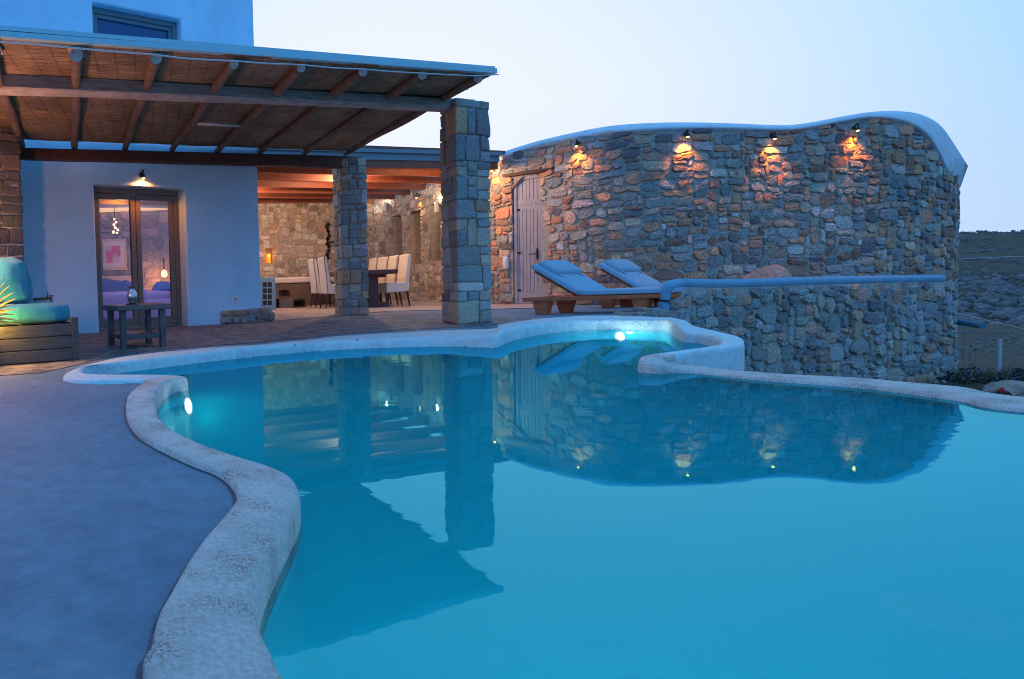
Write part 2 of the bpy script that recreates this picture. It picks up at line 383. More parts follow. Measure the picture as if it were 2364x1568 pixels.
def cells(u0, u1, v0, v1, size, an, r):
    """random interlocking stones packed on a fine grid, edges bent by noise"""
    cu, cv = size * .30 * math.sqrt(an), size * .30 / math.sqrt(an) * 1.05
    nu, nv = max(1, int(round((u1 - u0) / cu))), max(1, int(round((v1 - v0) / cv)))
    cu, cv = (u1 - u0) / nu, (v1 - v0) / nv
    occ = np.zeros((nv, nu), dtype=bool); sd = r.random() * 90; out = []
    opts = [(2, 2, 5), (3, 2, 6), (3, 3, 5), (4, 3, 4), (2, 3, 2.5), (3, 1, 2), (4, 2, 4), (2, 1, 1.5), (5, 3, 1.6), (4, 4, 1.4), (1, 1, .5), (1, 2, .7), (5, 2, 1.4)]
    tot = sum(o[2] for o in opts)
    for j in range(nv):
        for i in range(nu):
            if occ[j, i]: continue
            t = r.random() * tot
            for w, h, k in opts:
                t -= k
                if t <= 0: break
            w = min(w, nu - i); h = min(h, nv - j)
            ww = 1
            while ww < w and not occ[j, i + ww]: ww += 1
            w = ww; occ[j:j + h, i:i + w] = True
            a, b, c, d = u0 + i * cu, u0 + (i + w) * cu, v0 + j * cv, v0 + (j + h) * cv
            W_, H_ = b - a, d - c; m = min(W_, H_); cc = [m * (.10 + .30 * r.random()) for _ in range(4)]
            jx = [(r.random() - .5) * W_ * .10 for _ in range(4)]; jy = [(r.random() - .5) * H_ * .12 for _ in range(4)]
            nx_ = max(1, int(W_ / .07)); ny_ = max(1, int(H_ / .07)); pts = []
            def edge_(p, q, n):
                for k in range(n + 1):
                    t = k / n; pts.append((p[0] + (q[0] - p[0]) * t + (r.random() - .5) * .008, p[1] + (q[1] - p[1]) * t + (r.random() - .5) * .008))
            edge_((a + cc[0] * 1.2, c + jy[0] * .5), (b - cc[1] * 1.2, c + jy[1] * .5), nx_)
            edge_((b + jx[1] * .5, c + cc[1]), (b + jx[2] * .5, d - cc[2]), ny_)
            edge_((b - cc[2] * 1.2, d + jy[2] * .5), (a + cc[3] * 1.2, d + jy[3] * .5), nx_)
            edge_((a + jx[3] * .5, d - cc[3]), (a + jx[0] * .5, c + cc[0]), ny_)
            P_ = []
            for (x, y) in pts:
                n1 = noise.noise(Vector((x * 2.6, y * 3.2, sd))); n2 = noise.noise(Vector((x * 2.6, y * 3.2, sd + 9))); n3 = noise.noise(Vector((x * 8, y * 9, sd + 4)))
                P_.append((x + n1 * cu * .55 + n3 * .010, y + n2 * cv * .8 + n3 * .010))
            out.append(((a + b) / 2, (c + d) / 2, P_))
    return out
def rubble(mb, S, u0, u1, v0, v1, size, pal, seed, top=None, holes=(), an=1.45, gap=.012, relief=.045, region=None):
    """S(u,v,off)->world; top(u)->v limit; holes: (u0,u1,v0,v1)"""
    r = random.Random(seed)
    for (cu, cv, poly) in cells(u0, u1, v0, v1, size, an, r):
        if top and cv > top(cu) - .03: continue
        if region and not region(cu, cv): continue
        if any(a < cu < b and c < cv < d for a, b, c, d in holes): continue
        pts = poly
        cu = sum(p[0] for p in pts) / len(pts); cv = sum(p[1] for p in pts) / len(pts)
        g = gap * (.6 + 1.1 * r.random()); h = relief * (.45 + .9 * r.random())
        tu, tv = (r.random() - .5) * .35, (r.random() - .5) * .35
        c = pick(pal, r); c = tuple(x * .92 + m_ * .08 for x, m_ in zip(c, (.42, .36, .30)))
        rings = [[], [], [], []]
        for (a, b) in pts:
            L_ = max(.02, math.hypot(a - cu, b - cv)); k = max(.5, (L_ - g) / L_)
            for ri, (sc_, hh) in enumerate(((1.0, -.02), (1.0, h * .45), (.93, h * .88), (.5, h))):
                uu = cu + (a - cu) * k * sc_; vv = cv + (b - cv) * k * sc_
                for (ha, hb, hc, hd) in holes:
                    if ha < uu < hb and hc < vv < hd:
                        if min(uu - ha, hb - uu) < min(vv - hc, hd - vv): uu = ha if uu - ha < hb - uu else hb
                        else: vv = hc if vv - hc < hd - vv else hd
                uu = min(max(uu, u0), u1); vv = max(vv, v0)
                if top: vv = min(vv, top(uu) - .004)
                o = hh
                if ri > 0: o += (r.random() - .5) * h * .25 + tu * (uu - cu) * (ri > 1) + tv * (vv - cv) * (ri > 1)
                rings[ri].append(S(uu, vv, o))
        n = len(pts); vs = [v for rg in rings for v in rg]; vs.append(S(cu, min(cv, top(cu) if top else 99), h * (1 + (r.random() - .3) * .2)))
        fs = []
        for q in range(3):
            for i in range(n): fs.append((q * n + i, q * n + (i + 1) % n, (q + 1) * n + (i + 1) % n, (q + 1) * n + i))
        for i in range(n): fs.append((3 * n + i, 3 * n + (i + 1) % n, 4 * n))
        mb.add(vs, fs, c)
class Curve:
    """smooth plan curve; u = arc length"""
    def __init__(s, pts, k=8):
        s.p = crom([(p.x, p.y, 0) for p in pts], k); s.s = [0.0]
        for a, b in zip(s.p, s.p[1:]): s.s.append(s.s[-1] + (b - a).length)
        s.L = s.s[-1]
    def at(s, u):
        u = max(0, min(s.L, u)); i = min(len(s.p) - 2, max(0, int(np.searchsorted(s.s, u) - 1)))
        t = (u - s.s[i]) / (s.s[i + 1] - s.s[i]); q = s.p[i].lerp(s.p[i + 1], t)
        a = s.p[max(0, i - 1)]; b = s.p[min(len(s.p) - 1, i + 2)]; d = (b - a).normalized()
        return q, Vector((d.y, -d.x, 0))
    def S(s, u, v, off=0.0):
        q, n = s.at(u); return Vector((q.x + n.x * off, q.y + n.y * off, v))
    def hit(s, px, py, off=0.0):             # where the pixel's ray meets the wall
        best = None; r = ray(px, py)
        for i in range(len(s.p) - 1):
            a, b = s.p[i], s.p[i + 1]; t = b - a; n = Vector((t.y, -t.x, 0)).normalized(); a2 = a + n * off
            dn = r.dot(n)
            if abs(dn) < 1e-6: continue
            k = (a2 - C0).dot(n) / dn
            if k <= 0: continue
            q = C0 + r * k; e = (q - a2).dot(t) / t.length_squared
            if -.02 <= e <= 1.02:
                if best is None or k < best[0]: best = (k, s.s[i] + max(0, min(1, e)) * t.length, q.z)
        return best[1:] if best else None
def backing(mb, S, u0, u1, v0, top, nu, nv, holes=(), off=0.0, mi=0):
    us = sorted(set([u0 + (u1 - u0) * i / nu for i in range(nu + 1)] + [x for h in holes for x in h[:2]]))
    for a, b in zip(us, us[1:]):
        ta, tb = top(a), top(b)
        hs = [h for h in holes if h[0] - 1e-6 <= a and b <= h[1] + 1e-6]
        segs = [(v0, None)]
        if hs:
            h = hs[0]; segs = [(v0, h[2]), (h[3], None)] if h[2] > v0 + .01 else [(h[3], None)]
        for (lo, hi) in segs:
            ha, hb = (ta, tb) if hi is None else (hi, hi)
            for j in range(nv):
                t0, t1 = j / nv, (j + 1) / nv
                vs = [S(a, lo + (ha - lo) * t0, off), S(b, lo + (hb - lo) * t0, off), S(b, lo + (hb - lo) * t1, off), S(a, lo + (ha - lo) * t1, off)]
                mb.add(vs, [(0, 1, 2, 3)], None, mi)

def pillar(name, base, hgt, wx, wy, X, Y, seed, label, pal, courses=.24, split=2):
    """masonry pillar of rough dressed blocks; base = centre of the foot"""
    r = random.Random(seed); th = empty(name, base, label, 'stone pillar')
    core = MB(); hx, hy = wx / 2 - .03, wy / 2 - .03
    core.obox(base - X * hx - Y * hy, X * 2 * hx, Y * 2 * hy, Vector((0, 0, hgt - .02))); core.build('mortar_core', M['mortar'], th)
    mb = MB(); z = 0.0
    while z < hgt - .02:
        h = courses * (.45 + 1.0 * r.random()); h = min(h, hgt - z)
        if hgt - z - h < .09: h = hgt - z
        sx = [-wx / 2, wx / 2]; sy = [-wy / 2, wy / 2]
        sx.insert(1, wx * (r.random() - .5) * .55)
        if (split > 2 and r.random() < .55) or r.random() < .3: sx = [-wx / 2, -wx * (.12 + .12 * r.random()), wx * (.08 + .18 * r.random()), wx / 2]
        sy.insert(1, wy * (r.random() - .5) * .5)
        for a, b in zip(sx, sx[1:]):
            for c, d in zip(sy, sy[1:]):
                hh = h
                parts = [(0, h)]
                if h > .14 and r.random() < .5:
                    t = h * (.3 + .4 * r.random()); parts = [(0, t), (t, h)]
                for (p0, p1) in parts:
                    g = .005; o = (r.random() - .5) * .012
                    cx_, cy_ = (a + b) / 2 + (o if abs(a) > wx * .49 or abs(b) > wx * .49 else 0), (c + d) / 2
                    rbox(mb, base + X * cx_ + Y * (cy_ + (r.random() - .5) * .012) + Vector((0, 0, z + (p0 + p1) / 2)), ((b - a) / 2 - g, (d - c) / 2 - g, (p1 - p0) / 2 - g), min(.013, (p1 - p0) * .3, (b - a) * .3), X, Y, n=6, jit=.018, seed=r.random() * 50, colr=pick(pal, r))
        z += h
    mb.build('stone_blocks', M['stone_coarse'], th, smooth=True, colors=True)
    return th

# ================================================================== POOL
def iw(px, py, z): p = P(px, py, z); return (p.x, p.y)
ST = []   # (inner xy, outer xy, rim z, outer bottom z)
def st(i, o, z=.085, ob=-.05, zi=None):
    a = iw(i[0], i[1], z if zi is None else zi) if i[0] > 20 else i
    b = iw(o[0], o[1], z) if o[0] > 20 else o
    ST.append((a, b, z, ob))
# behind the camera, world metres
for i, o in (((.75, -2.2), (.5, -2.2)), ((.55, -1.2), (.3, -1.2)), ((.48, -.3), (.20, -.3)), ((.36, .38), (.08, .36))):
    ST.append((i, o, .085, -.05))
for i, o in (((683, 1568), (333, 1568)), ((637, 1495), (343, 1480)), ((602, 1426), (362, 1410)), ((595, 1371), (392, 1358)), ((607, 1312), (425, 1300)),
             ((642, 1238), (470, 1236)), ((683, 1164), (520, 1180)), ((693, 1125), (545, 1140)), ((676, 1095), (530, 1106)), ((632, 1073), (494, 1080)),
             ((558, 1051), (440, 1060)), ((474, 1023), (385, 1035)), ((419, 999), (340, 1012)), ((385, 977), (312, 990)), ((366, 955), (296, 968)),
             ((361, 930), (289, 940)), ((362, 907), (293, 915)), ((375, 888), (310, 895)), ((400, 874), (335, 881)), ((434, 868), (358, 877)),
             ((405, 864), (330, 877)), ((340, 863), (280, 877)), ((270, 863), (225, 878)), ((215, 862), (175, 876)), ((192, 857), (145, 869))):
    st(i, o)
for i, o in (((205, 872), (162, 857)), ((255, 865), (205, 841)), ((320, 856), (270, 825)), ((400, 846), (370, 812)), ((480, 836), (470, 803)), ((560, 827), (560, 798)),
             ((680, 815), (680, 787)), ((800, 807), (800, 774)), ((925, 802), (925, 766)), ((1040, 800), (1050, 761))):
    st(i, o, zi=0)
st((1135, 803), (1140, 757), z=.10, zi=0)
for i, o in (((1154, 768), (1152, 748)), ((1190, 756), (1185, 743)), ((1272, 743), (1265, 733)), ((1381, 736), (1376, 728)), ((1491, 736), (1490, 727)), ((1536, 738), (1545, 731)), ((1560, 750), (1582, 739))):
    st(i, o, z=.12)
st((1580, 763), (1604, 751), z=.10, ob=-1.7)
for i, o in (((1616, 770), (1655, 764)), ((1655, 780), (1704, 775)), ((1664, 787), (1719, 789)), ((1649, 796), (1700, 799)), ((1573, 808), (1630, 808)), ((1491, 819), (1560, 818)), ((1474, 825), (1534, 825))):
    st(i, o, ob=-1.7)
st((1479, 834), (1546, 832), z=.07, ob=-1.7)
st((1520, 844), (1575, 838), z=.05, ob=-1.7)
for i, o in (((1600, 855), (1625, 845)), ((1754, 871), (1754, 857.6)), ((1974, 887), (1974, 870)), ((2200, 915), (2206, 890)), ((2364, 942), (2364, 912.7))):
    st(i, o, z=.02, ob=-1.7)
for i, o in (((4.0, 1.9), (4.2, 2.05)), ((4.3, .8), (4.55, .8)), ((4.3, -1.2), (4.55, -1.2)), ((3.3, -2.7), (3.4, -2.95)), ((1.6, -3.0), (1.5, -3.25))):
    ST.append((i, o, .02, -1.7))
KS = 5
inn = crom([(a[0], a[1], z) for a, b, z, ob in ST], KS, True)
out = crom([(b[0], b[1], ob) for a, b, z, ob in ST], KS, True)
NS = len(inn)
pool = empty('swimming_pool', (2, 2.5, 0), 'freeform turquoise pool with pale rendered rim in front of the house', 'swimming pool')
PB = -.78
i1f = max(k for k, s_ in enumerate(ST) if abs(s_[2] - .12) < 1e-6) + 6
mb = MB(); prof = []
for i in range(NS):
    a = Vector((inn[i].x, inn[i].y, 0)); b = Vector((out[i].x, out[i].y, 0)); z = inn[i].z
    ob = min(-.05, out[i].z)
    wob = noise.noise(Vector((a.x * 3, a.y * 3, 2))) * .006
    ring = [b + Vector((0, 0, ob)), b + Vector((0, 0, z - .03)), b.lerp(a, .03) + Vector((0, 0, z - .006)), b.lerp(a, .10) + Vector((0, 0, z + wob)), b.lerp(a, .5) + Vector((0, 0, z + wob)),
            b.lerp(a, .86) + Vector((0, 0, z + wob * .5 - .001)), b.lerp(a, .95) + Vector((0, 0, z - .008)), a + Vector((0, 0, z - .032)), a + Vector((0, 0, -.035))]
    prof.append(ring)
nr = len(prof[0]); vs = [v for r in prof for v in r]
fs = [(i * nr + k, ((i + 1) % NS) * nr + k, ((i + 1) % NS) * nr + k + 1, i * nr + k + 1) for i in range(NS) for k in range(nr - 1)]
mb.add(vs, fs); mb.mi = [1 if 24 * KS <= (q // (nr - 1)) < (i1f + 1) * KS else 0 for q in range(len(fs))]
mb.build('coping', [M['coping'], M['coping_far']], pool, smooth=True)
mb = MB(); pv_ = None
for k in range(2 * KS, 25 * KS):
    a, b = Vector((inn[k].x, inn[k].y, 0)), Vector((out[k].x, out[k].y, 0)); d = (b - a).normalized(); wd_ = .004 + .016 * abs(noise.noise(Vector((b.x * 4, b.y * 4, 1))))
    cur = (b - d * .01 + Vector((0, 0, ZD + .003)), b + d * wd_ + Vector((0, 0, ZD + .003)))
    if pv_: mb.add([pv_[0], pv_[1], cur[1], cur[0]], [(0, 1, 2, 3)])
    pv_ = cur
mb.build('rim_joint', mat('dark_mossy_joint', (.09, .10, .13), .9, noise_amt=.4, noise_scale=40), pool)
# basin: walls and floor
mb = MB()
vs = []
for i in range(NS):
    a = inn[i]
    vs += [(a.x, a.y, -.030), (a.x, a.y, PB)]
mb.add(vs, [(2 * i, 2 * ((i + 1) % NS), 2 * ((i + 1) % NS) + 1, 2 * i + 1) for i in range(NS)])
poly = [Vector((p.x, p.y, 0)) for p in inn]
tr = tessellate_polygon([poly]); mb.add([(p.x, p.y, PB) for p in poly], tr)
mb.build('basin', M['basin'], pool)
# shallow shelf at the back of the pool
shelf_edge = [P(x, y, -.18) for x, y in ((1150, 808), (1217, 797), (1327, 786), (1436, 781), (1518, 779), (1550, 776), (1580, 768))]
i0 = next(k for k, s in enumerate(ST) if abs(s[2] - .12) < 1e-6); i1 = max(k for k, s in enumerate(ST) if abs(s[2] - .12) < 1e-6)
rim = [inn[k] for k in range(i0 * KS, (i1 + 1) * KS + 1)]
sp = [(p.x, p.y) for p in crom([(p.x, p.y, 0) for p in shelf_edge], 4)] + [(p.x, p.y) for p in reversed(rim)]
o = sheet('shallow_shelf', sp, -.18, mat('pale_shelf_plaster', (.75, .85, .80), .8, noise_amt=.06, noise_scale=3), pool, thick=.78)
# main drain cover
dc = P(2180, 1425, PB); mb = MB()
mb.lathe([(.0, .03), (.05, .03), (.14, .028), (.17, .012), (.175, 0)], dc + Vector((0, 0, .004)), 28); mb.build('drain_cover', M['white_plastic'], pool, smooth=True)
mb = MB()
for k in range(10):
    a = 2 * math.pi * k / 10; mb.obox(dc + Vector((math.cos(a) * .04, math.sin(a) * .04, .032)), Vector((math.cos(a) * .075, math.sin(a) * .075, 0)), Vector((-math.sin(a) * .008, math.cos(a) * .008, 0)), Vector((0, 0, .004)))
mb.build('drain_slots', M['black'], pool)
# round inlet fitting on the near wall
# water body
mb = MB(); off = []
for i in range(NS):
    a, b = Vector((inn[i].x, inn[i].y, 0)), Vector((out[i].x, out[i].y, 0)); d = (b - a); d.normalize(); off.append(a + d * .012)
tr = tessellate_polygon([off]); n = len(off)
mb.add([(p.x, p.y, 0) for p in off], tr); b0 = len(mb.v)
mb.add([(p.x, p.y, PB - .02) for p in off], tr)
mb.add([(p.x, p.y, 0) for p in off] + [(p.x, p.y, PB - .02) for p in off], [(i, (i + 1) % n, n + (i + 1) % n, n + i) for i in range(n)])
me = mb.mesh('pool_water'); bm = bmesh.new(); bm.from_mesh(me); bmesh.ops.remove_doubles(bm, verts=bm.verts, dist=1e-5); bmesh.ops.recalc_face_normals(bm, faces=bm.faces)
tf_ = [f for f in bm.faces if abs(f.normal.z) > .9 and f.calc_center_median().z > -.1]
if sum(f.normal.z * f.calc_area() for f in tf_) < 0: bmesh.ops.reverse_faces(bm, faces=bm.faces)
print('water top up/down', sum(1 for f in tf_ if f.normal.z > 0), len(tf_)); bm.to_mesh(me); bm.free()
wo = link('pool_water', me, M['water']); tag(wo, kind='structure')

def lamp(name, kind, loc, power, color, parent=None, radius=.03, target=None, spot=None, size=None, blend=.6):
    l = bpy.data.lights.new(name, kind); l.energy = power; l.color = color
    if kind in ('POINT', 'SPOT'): l.shadow_soft_size = radius
    if kind == 'SPOT': l.spot_size = math.radians(spot); l.spot_blend = blend
    if kind == 'AREA': l.size = size
    o = bpy.data.objects.new(name, l); col.objects.link(o); o.location = loc
    if target is not None:
        o.rotation_euler = (Vector(target) - Vector(loc)).to_track_quat('-Z', 'Y').to_euler()
    if parent is not None:
        o.parent = parent; o.matrix_parent_inverse = parent_matrix(parent).inverted()
    return o
WARM = (1.0, .31, .015)
# underwater lights: lens discs on the wall / shelf
def disc(mb, c, nrm, r, th=.02, n=18):
    nrm = Vector(nrm).normalized(); mb.tube([Vector(c), Vector(c) + nrm * th * .6, Vector(c) + nrm * th], [r, r, r * .6], n)
pl = [(P(417, 934, -.07) + Vector((.035, -.05, 0)), (.9, -.5, .2), .045, 1.3), (P(1431, 777, -.06), (0, -1, .25), .045, 4)]
for k, (c, nn, r, pw) in enumerate(pl):
    nn = Vector(nn).normalized(); mb = MB(); disc(mb, c, nn, r, .012); ul = mb.build('underwater_light', M['pool_glow'], pool)
    mb = MB(); mb.tube([c - nn * .004, c + nn * .006], [r * 1.35, r * 1.3], 20); mb.build('light_rim', M['grey_metal'], ul)
    lamp('underwater_lamp', 'POINT', c + nn * .13 - Vector((0, 0, .08 if k == 0 else 0)), pw, (.75, .95, 1.0), pool, .05)
lamp('underwater_lamp', 'POINT', (.78, .60, -.5), 5.0, (.6, .9, 1.0), pool, .06)  # added lamp out of view, no lens; brightens the near water
# small jets on the far rim
for (x, y) in ((680, 798), (824, 786), (960, 766), (1151, 764)):
    q = P(x, y, .09); mb = MB(); mb.tube([q, q + Vector((0, -.008, .012)), q + Vector((0, -.035, .012))], .006, 8); mb.build('jet_nozzle', M['grey_metal'], pool)

# ================================================================== GROUND
# terrace: one slab following the outer rim of the pool
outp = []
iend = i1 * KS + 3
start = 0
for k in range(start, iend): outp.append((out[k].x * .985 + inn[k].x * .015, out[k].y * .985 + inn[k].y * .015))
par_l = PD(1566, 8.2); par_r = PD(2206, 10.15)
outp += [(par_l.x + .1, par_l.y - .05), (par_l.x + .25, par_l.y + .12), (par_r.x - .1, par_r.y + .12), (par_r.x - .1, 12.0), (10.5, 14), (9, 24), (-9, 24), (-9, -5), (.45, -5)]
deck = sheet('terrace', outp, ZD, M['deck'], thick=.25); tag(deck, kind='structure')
# dark paved band between the pool rim and the house
far = [out[k] for k in range(0, NS) if False]
pb = [P(x, y) for x, y in ((0, 868), (90, 862), (150, 850), (205, 836), (270, 820), (370, 808), (470, 799), (560, 794), (680, 783), (800, 770), (925, 762), (1050, 757), (1140, 750), (1215, 741), (1290, 738), (1215, 734), (1130, 731), (1040, 724), (900, 721), (780, 729), (640, 741), (600, 737))]
pbx = [(p.x, p.y) for p in pb] + [(-9.0, 9.0), (-9.0, 3.8)]
pv = sheet('stone_paving', pbx, ZD + .004, M['paving']); tag(pv, kind='structure')
tl = [P(x, y, ZD) for x, y in ((560, 748), (640, 741), (780, 729), (900, 719), (1040, 716), (1130, 715), (1250, 711))]
tlx = [(p.x, p.y) for p in tl] + [(PD(1250, 11.7).x, 11.8), (PD(1140, 12.3).x, 12.4), (PD(866, 17.4).x, 17.6), (-3, 17)]
tf = sheet('rear_terrace_floor', tlx, ZD + .008, M['tiles']); tag(tf, kind='structure')

# terrain, one sheet to the horizon
prof_y = [-400, -20, 6, 9, 12, 20, 35, 60, 80, 95, 110, 140, 175, 260, 420, 1500]
prof_z = [-2, -1.8, -1.75, -1.25, -1.5, -2.6, -4.4, -6.6, -7.6, -5.4, -3.0, 2.6, 7.3, 10.2, 9, 6]
def hz(x, y):
    z = float(np.interp(y, prof_y, prof_z))
    a = min(1, max(0, (y - 14) / 60)); v = Vector((x * .03, y * .03, 1.3))
    z += a * (noise.fractal(v, 1.0, 2.0, 4) * 1.2 + noise.noise(v * 7) * .3)
    z += min(1, max(0, (y - 100) / 60)) * (noise.noise(Vector((x * .018 + 3, 0, 0))) * 2.2)
    if y > 6: z += noise.noise(Vector((x * .8, y * .8, 0))) * .08
    return z
def axis(a, b, near, step, g):
    o = [near]; s = step
    while o[-1] < b: o.append(o[-1] + s); s *= g
    lo = [near]; s = step
    while lo[-1] > a: lo.append(lo[-1] - s); s *= g
    return sorted(set(lo + o))
xs = axis(-900, 1500, 12, .7, 1.035); ys = axis(-400, 1500, 9, .6, 1.03)
mb = MB(); mb.v = [(x, y, hz(x, y)) for y in ys for x in xs]; mb.c = [(0, 0, 0)] * len(mb.v); nx = len(xs)
mb.f = [(j * nx + i, j * nx + i + 1, (j + 1) * nx + i + 1, (j + 1) * nx + i) for j in range(len(ys) - 1) for i in range(nx - 1)]; mb.mi = [0] * len(mb.f)
ter = mb.build('hillside_ground', M['terrain'], smooth=True); tag(ter, kind='structure')
def rock(mb, c, s, seed, c_=None, sub=2, flat=.7):
    bm = bmesh.new(); bmesh.ops.create_icosphere(bm, subdivisions=sub, radius=1)
    r = random.Random(seed); sx, sy, sz = s * (.8 + .5 * r.random()), s * (.7 + .5 * r.random()), s * flat * (.8 + .4 * r.random())
    vs = []
    for v in bm.verts:
        q = v.co + Vector(noise.noise_vector(v.co * 1.3 + Vector((seed, 0, 0)))) * .38 + Vector(noise.noise_vector(v.co * 4 + Vector((0, seed, 0)))) * .08
        vs.append(Vector((q.x * sx, q.y * sy, q.z * sz)) + Vector(c))
    mb.add(vs, [tuple(v.index for v in f.verts) for f in bm.faces], c_); bm.free()
mb = MB(); r = random.Random(3)
for k in range(2100):
    if k < 500: y = 76 + 34 * r.random(); s = .3 + .8 * r.random() ** 2
    elif k < 1800: y = 105 + 75 * r.random(); s = .2 + .55 * r.random() ** 3
    else: y = 22 + 54 * r.random(); s = (.06 + .16 * r.random() ** 2) * y / 50
    px = 2180 + 320 * r.random(); x = (px - 300) / 1450 * y
    if k < 500 and noise.noise(Vector((x * .11, y * .11, 5))) < -.12: continue
    if 500 <= k < 1800 and noise.noise(Vector((x * .07, y * .07, 8))) < -.05: continue
    rock(mb, (x, y, hz(x, y) + s * .15), s * .8, k, (.3, .26, .25), sub=2 if k < 500 else 1, flat=1.0)
tag(mb.build('boulder_field', M['rock'], smooth=False), 'pale boulders strewn over the dry hillside', 'boulders', kind='stuff')

# ================================================================== MAIN CURVED WALL
wall_pts = [PD(866, 17.2), PD(893, 16.9), PD(925, 16.2), PD(978, 15.0), PD(1040, 13.8), PD(1095, 12.9), PD(1145, 12.2), PD(1189, 11.8), PD(1253, 11.45), PD(1340, 10.85), PD(1430, 10.45), PD(1520, 10.2), PD(1640, 10.1),
            PD(1772, 10.15), PD(1900, 10.1), PD(2020, 10.15), PD(2110, 10.3), PD(2165, 10.55), PD(2190, 10.85), PD(2201, 11.3), PD(2205, 12.0), PD(2203, 12.9)]
MW = Curve(wall_pts)
# top line of the masonry and back edge of the cap, as seen
topf = [(1160, 362), (1230, 338), (1300, 322), (1400, 305), (1500, 298), (1600, 295), (1700, 296), (1810, 299), (1870, 292), (1950, 277), (2000, 270), (2050, 273), (2095, 285), (2130, 308), (2155, 345), (2175, 386)]
topb = [(1150, 355), (1228, 331), (1300, 313), (1400, 293), (1500, 285), (1600, 284), (1700, 287), (1805, 291), (1868, 285), (1948, 270), (2012, 260), (2072, 257), (2125, 264), (2168, 287), (2198, 325), (2222, 366)]
tu = []; tz = []
for (x, y) in topf:
    h = MW.hit(x, y)
    if h: tu.append(h[0]); tz.append(h[1])
u_back = MW.hit(2175, 386)[0]
tu = [0, tu[0] - 2.6, tu[0] - .5] + tu + [u_back + .12, MW.L]; tz = [2.95, 2.95, tz[0] - .03] + tz + [tz[-1] - .02, tz[-1] - .05]
def wtop(u): return float(np.interp(u, tu, tz))
dl = MW.hit(1184, 560)[0]; dr = MW.hit(1251, 560)[0]; dtop = MW.hit(1215, 407)[1]
holes = [(dl, dr, ZD - .01, dtop)]
niche = []
for (a, b, t, bt) in ((905, 928, 497, 590), (946, 972, 487, 610), (993, 1018, 470, 602)):
    ua, z1 = MW.hit(a, (t + bt) / 2)[0], MW.hit((a + b) / 2, t)[1]; ub, z0 = MW.hit(b, (t + bt) / 2)[0], MW.hit((a + b) / 2, bt)[1]
    niche.append((min(ua, ub), max(ua, ub), z0, z1))
H_all = holes + niche
curved = empty('curved_stone_wall', MW.S(MW.L * .6, ZD), 'tall curving rubble stone wall with plaster cap behind the loungers', 'stone wall')
mb = MB(); backing(mb, MW.S, 0, MW.L, -1.8, wtop, 120, 6, H_all)
# reveals of the openings
for (a, b, c, d) in H_all:
    dep = -.45
    for (p, q) in (((a, c), (a, d)), ((b, c), (b, d)), ((a, d), (b, d)), ((a, c), (b, c))):
        mb.add([MW.S(p[0], p[1]), MW.S(q[0], q[1]), MW.S(q[0], q[1], dep), MW.S(p[0], p[1], dep)], [(0, 1, 2, 3)])
for (a, b, c, d) in niche:
    mb.add([MW.S(a, c, -.45), MW.S(b, c, -.45), MW.S(b, d, -.45), MW.S(a, d, -.45)], [(0, 1, 2, 3)])
mb.build('mortar', M['mortar'], curved)
mb = MB()
u_warm = MW.hit(1100, 560)[0]
rubble(mb, MW.S, u_warm + .02, MW.L, -1.75, 3.6, .215, PAL_COOL, 11, top=wtop, holes=holes, gap=.013, relief=.032)
rubble(mb, MW.S, 0, u_warm, -.05, 3.2, .22, PAL_WARM, 12, top=wtop, holes=niche, gap=.010, relief=.022, an=1.1)
for (a, b, c, d) in niche:
    rubble(mb, lambda u, v, o: MW.S(u, v, o - .45), a, b, c, d, .2, [((.10, .09, .09), 1), ((.14, .11, .09), 1)], 5, an=1.0)  # near-black stone colours put the recess shade into the niche backs
mb.build('stones', M['stone'], curved, smooth=False, colors=True)
# plaster cap
F_ = []; B_ = []
for (f, b) in zip(topf, topb):
    hf = MW.hit(*f); F_.append(MW.S(hf[0], hf[1] - .01, .045))
    dd = .30 if f[0] < 2000 else .30 + (f[0] - 2000) / 175 * .45
    q, nrm = MW.at(hf[0]); yb = q.y + dd
    B_.append(PY(b[0], b[1], yb))
ex = MW.S(0, 2.99, .03); F_ = [MW.S(tu[1], 2.94, .045), MW.S(tu[2], 2.98, .045)] + F_; B_ = [MW.S(tu[1], 2.97, -.3), MW.S(tu[2], 3.02, -.3)] + B_
Fs, Bs = crom(F_, 6), crom(B_, 6); mb = MB(); rr = []
for a, b in zip(Fs, Bs):
    d = b - a
    up = Vector((0, 0, 1))
    rr.append([a + Vector((0, .10, -.05)), a + Vector((0, 0, -.008)), a + Vector((0, 0, .015)) + d * .05 + up * .01, a + d * .3 + up * .035, a + d * .6 + up * .035, a + d * .85 + up * .02, b, b + Vector((d.x * .2, .12, -.12)), b + Vector((d.x * .1, .12, -.5))])
n = len(rr[0]); mb.add([v for q in rr for v in q], [(i * n + k, (i + 1) * n + k, (i + 1) * n + k + 1, i * n + k + 1) for i in range(len(rr) - 1) for k in range(n - 1)])
e = len(rr) - 1; mb.f.append(tuple(e * n + k for k in range(n))); mb.mi.append(0)
mb.build('plaster_cap', M['plaster_cap'], curved, smooth=True)
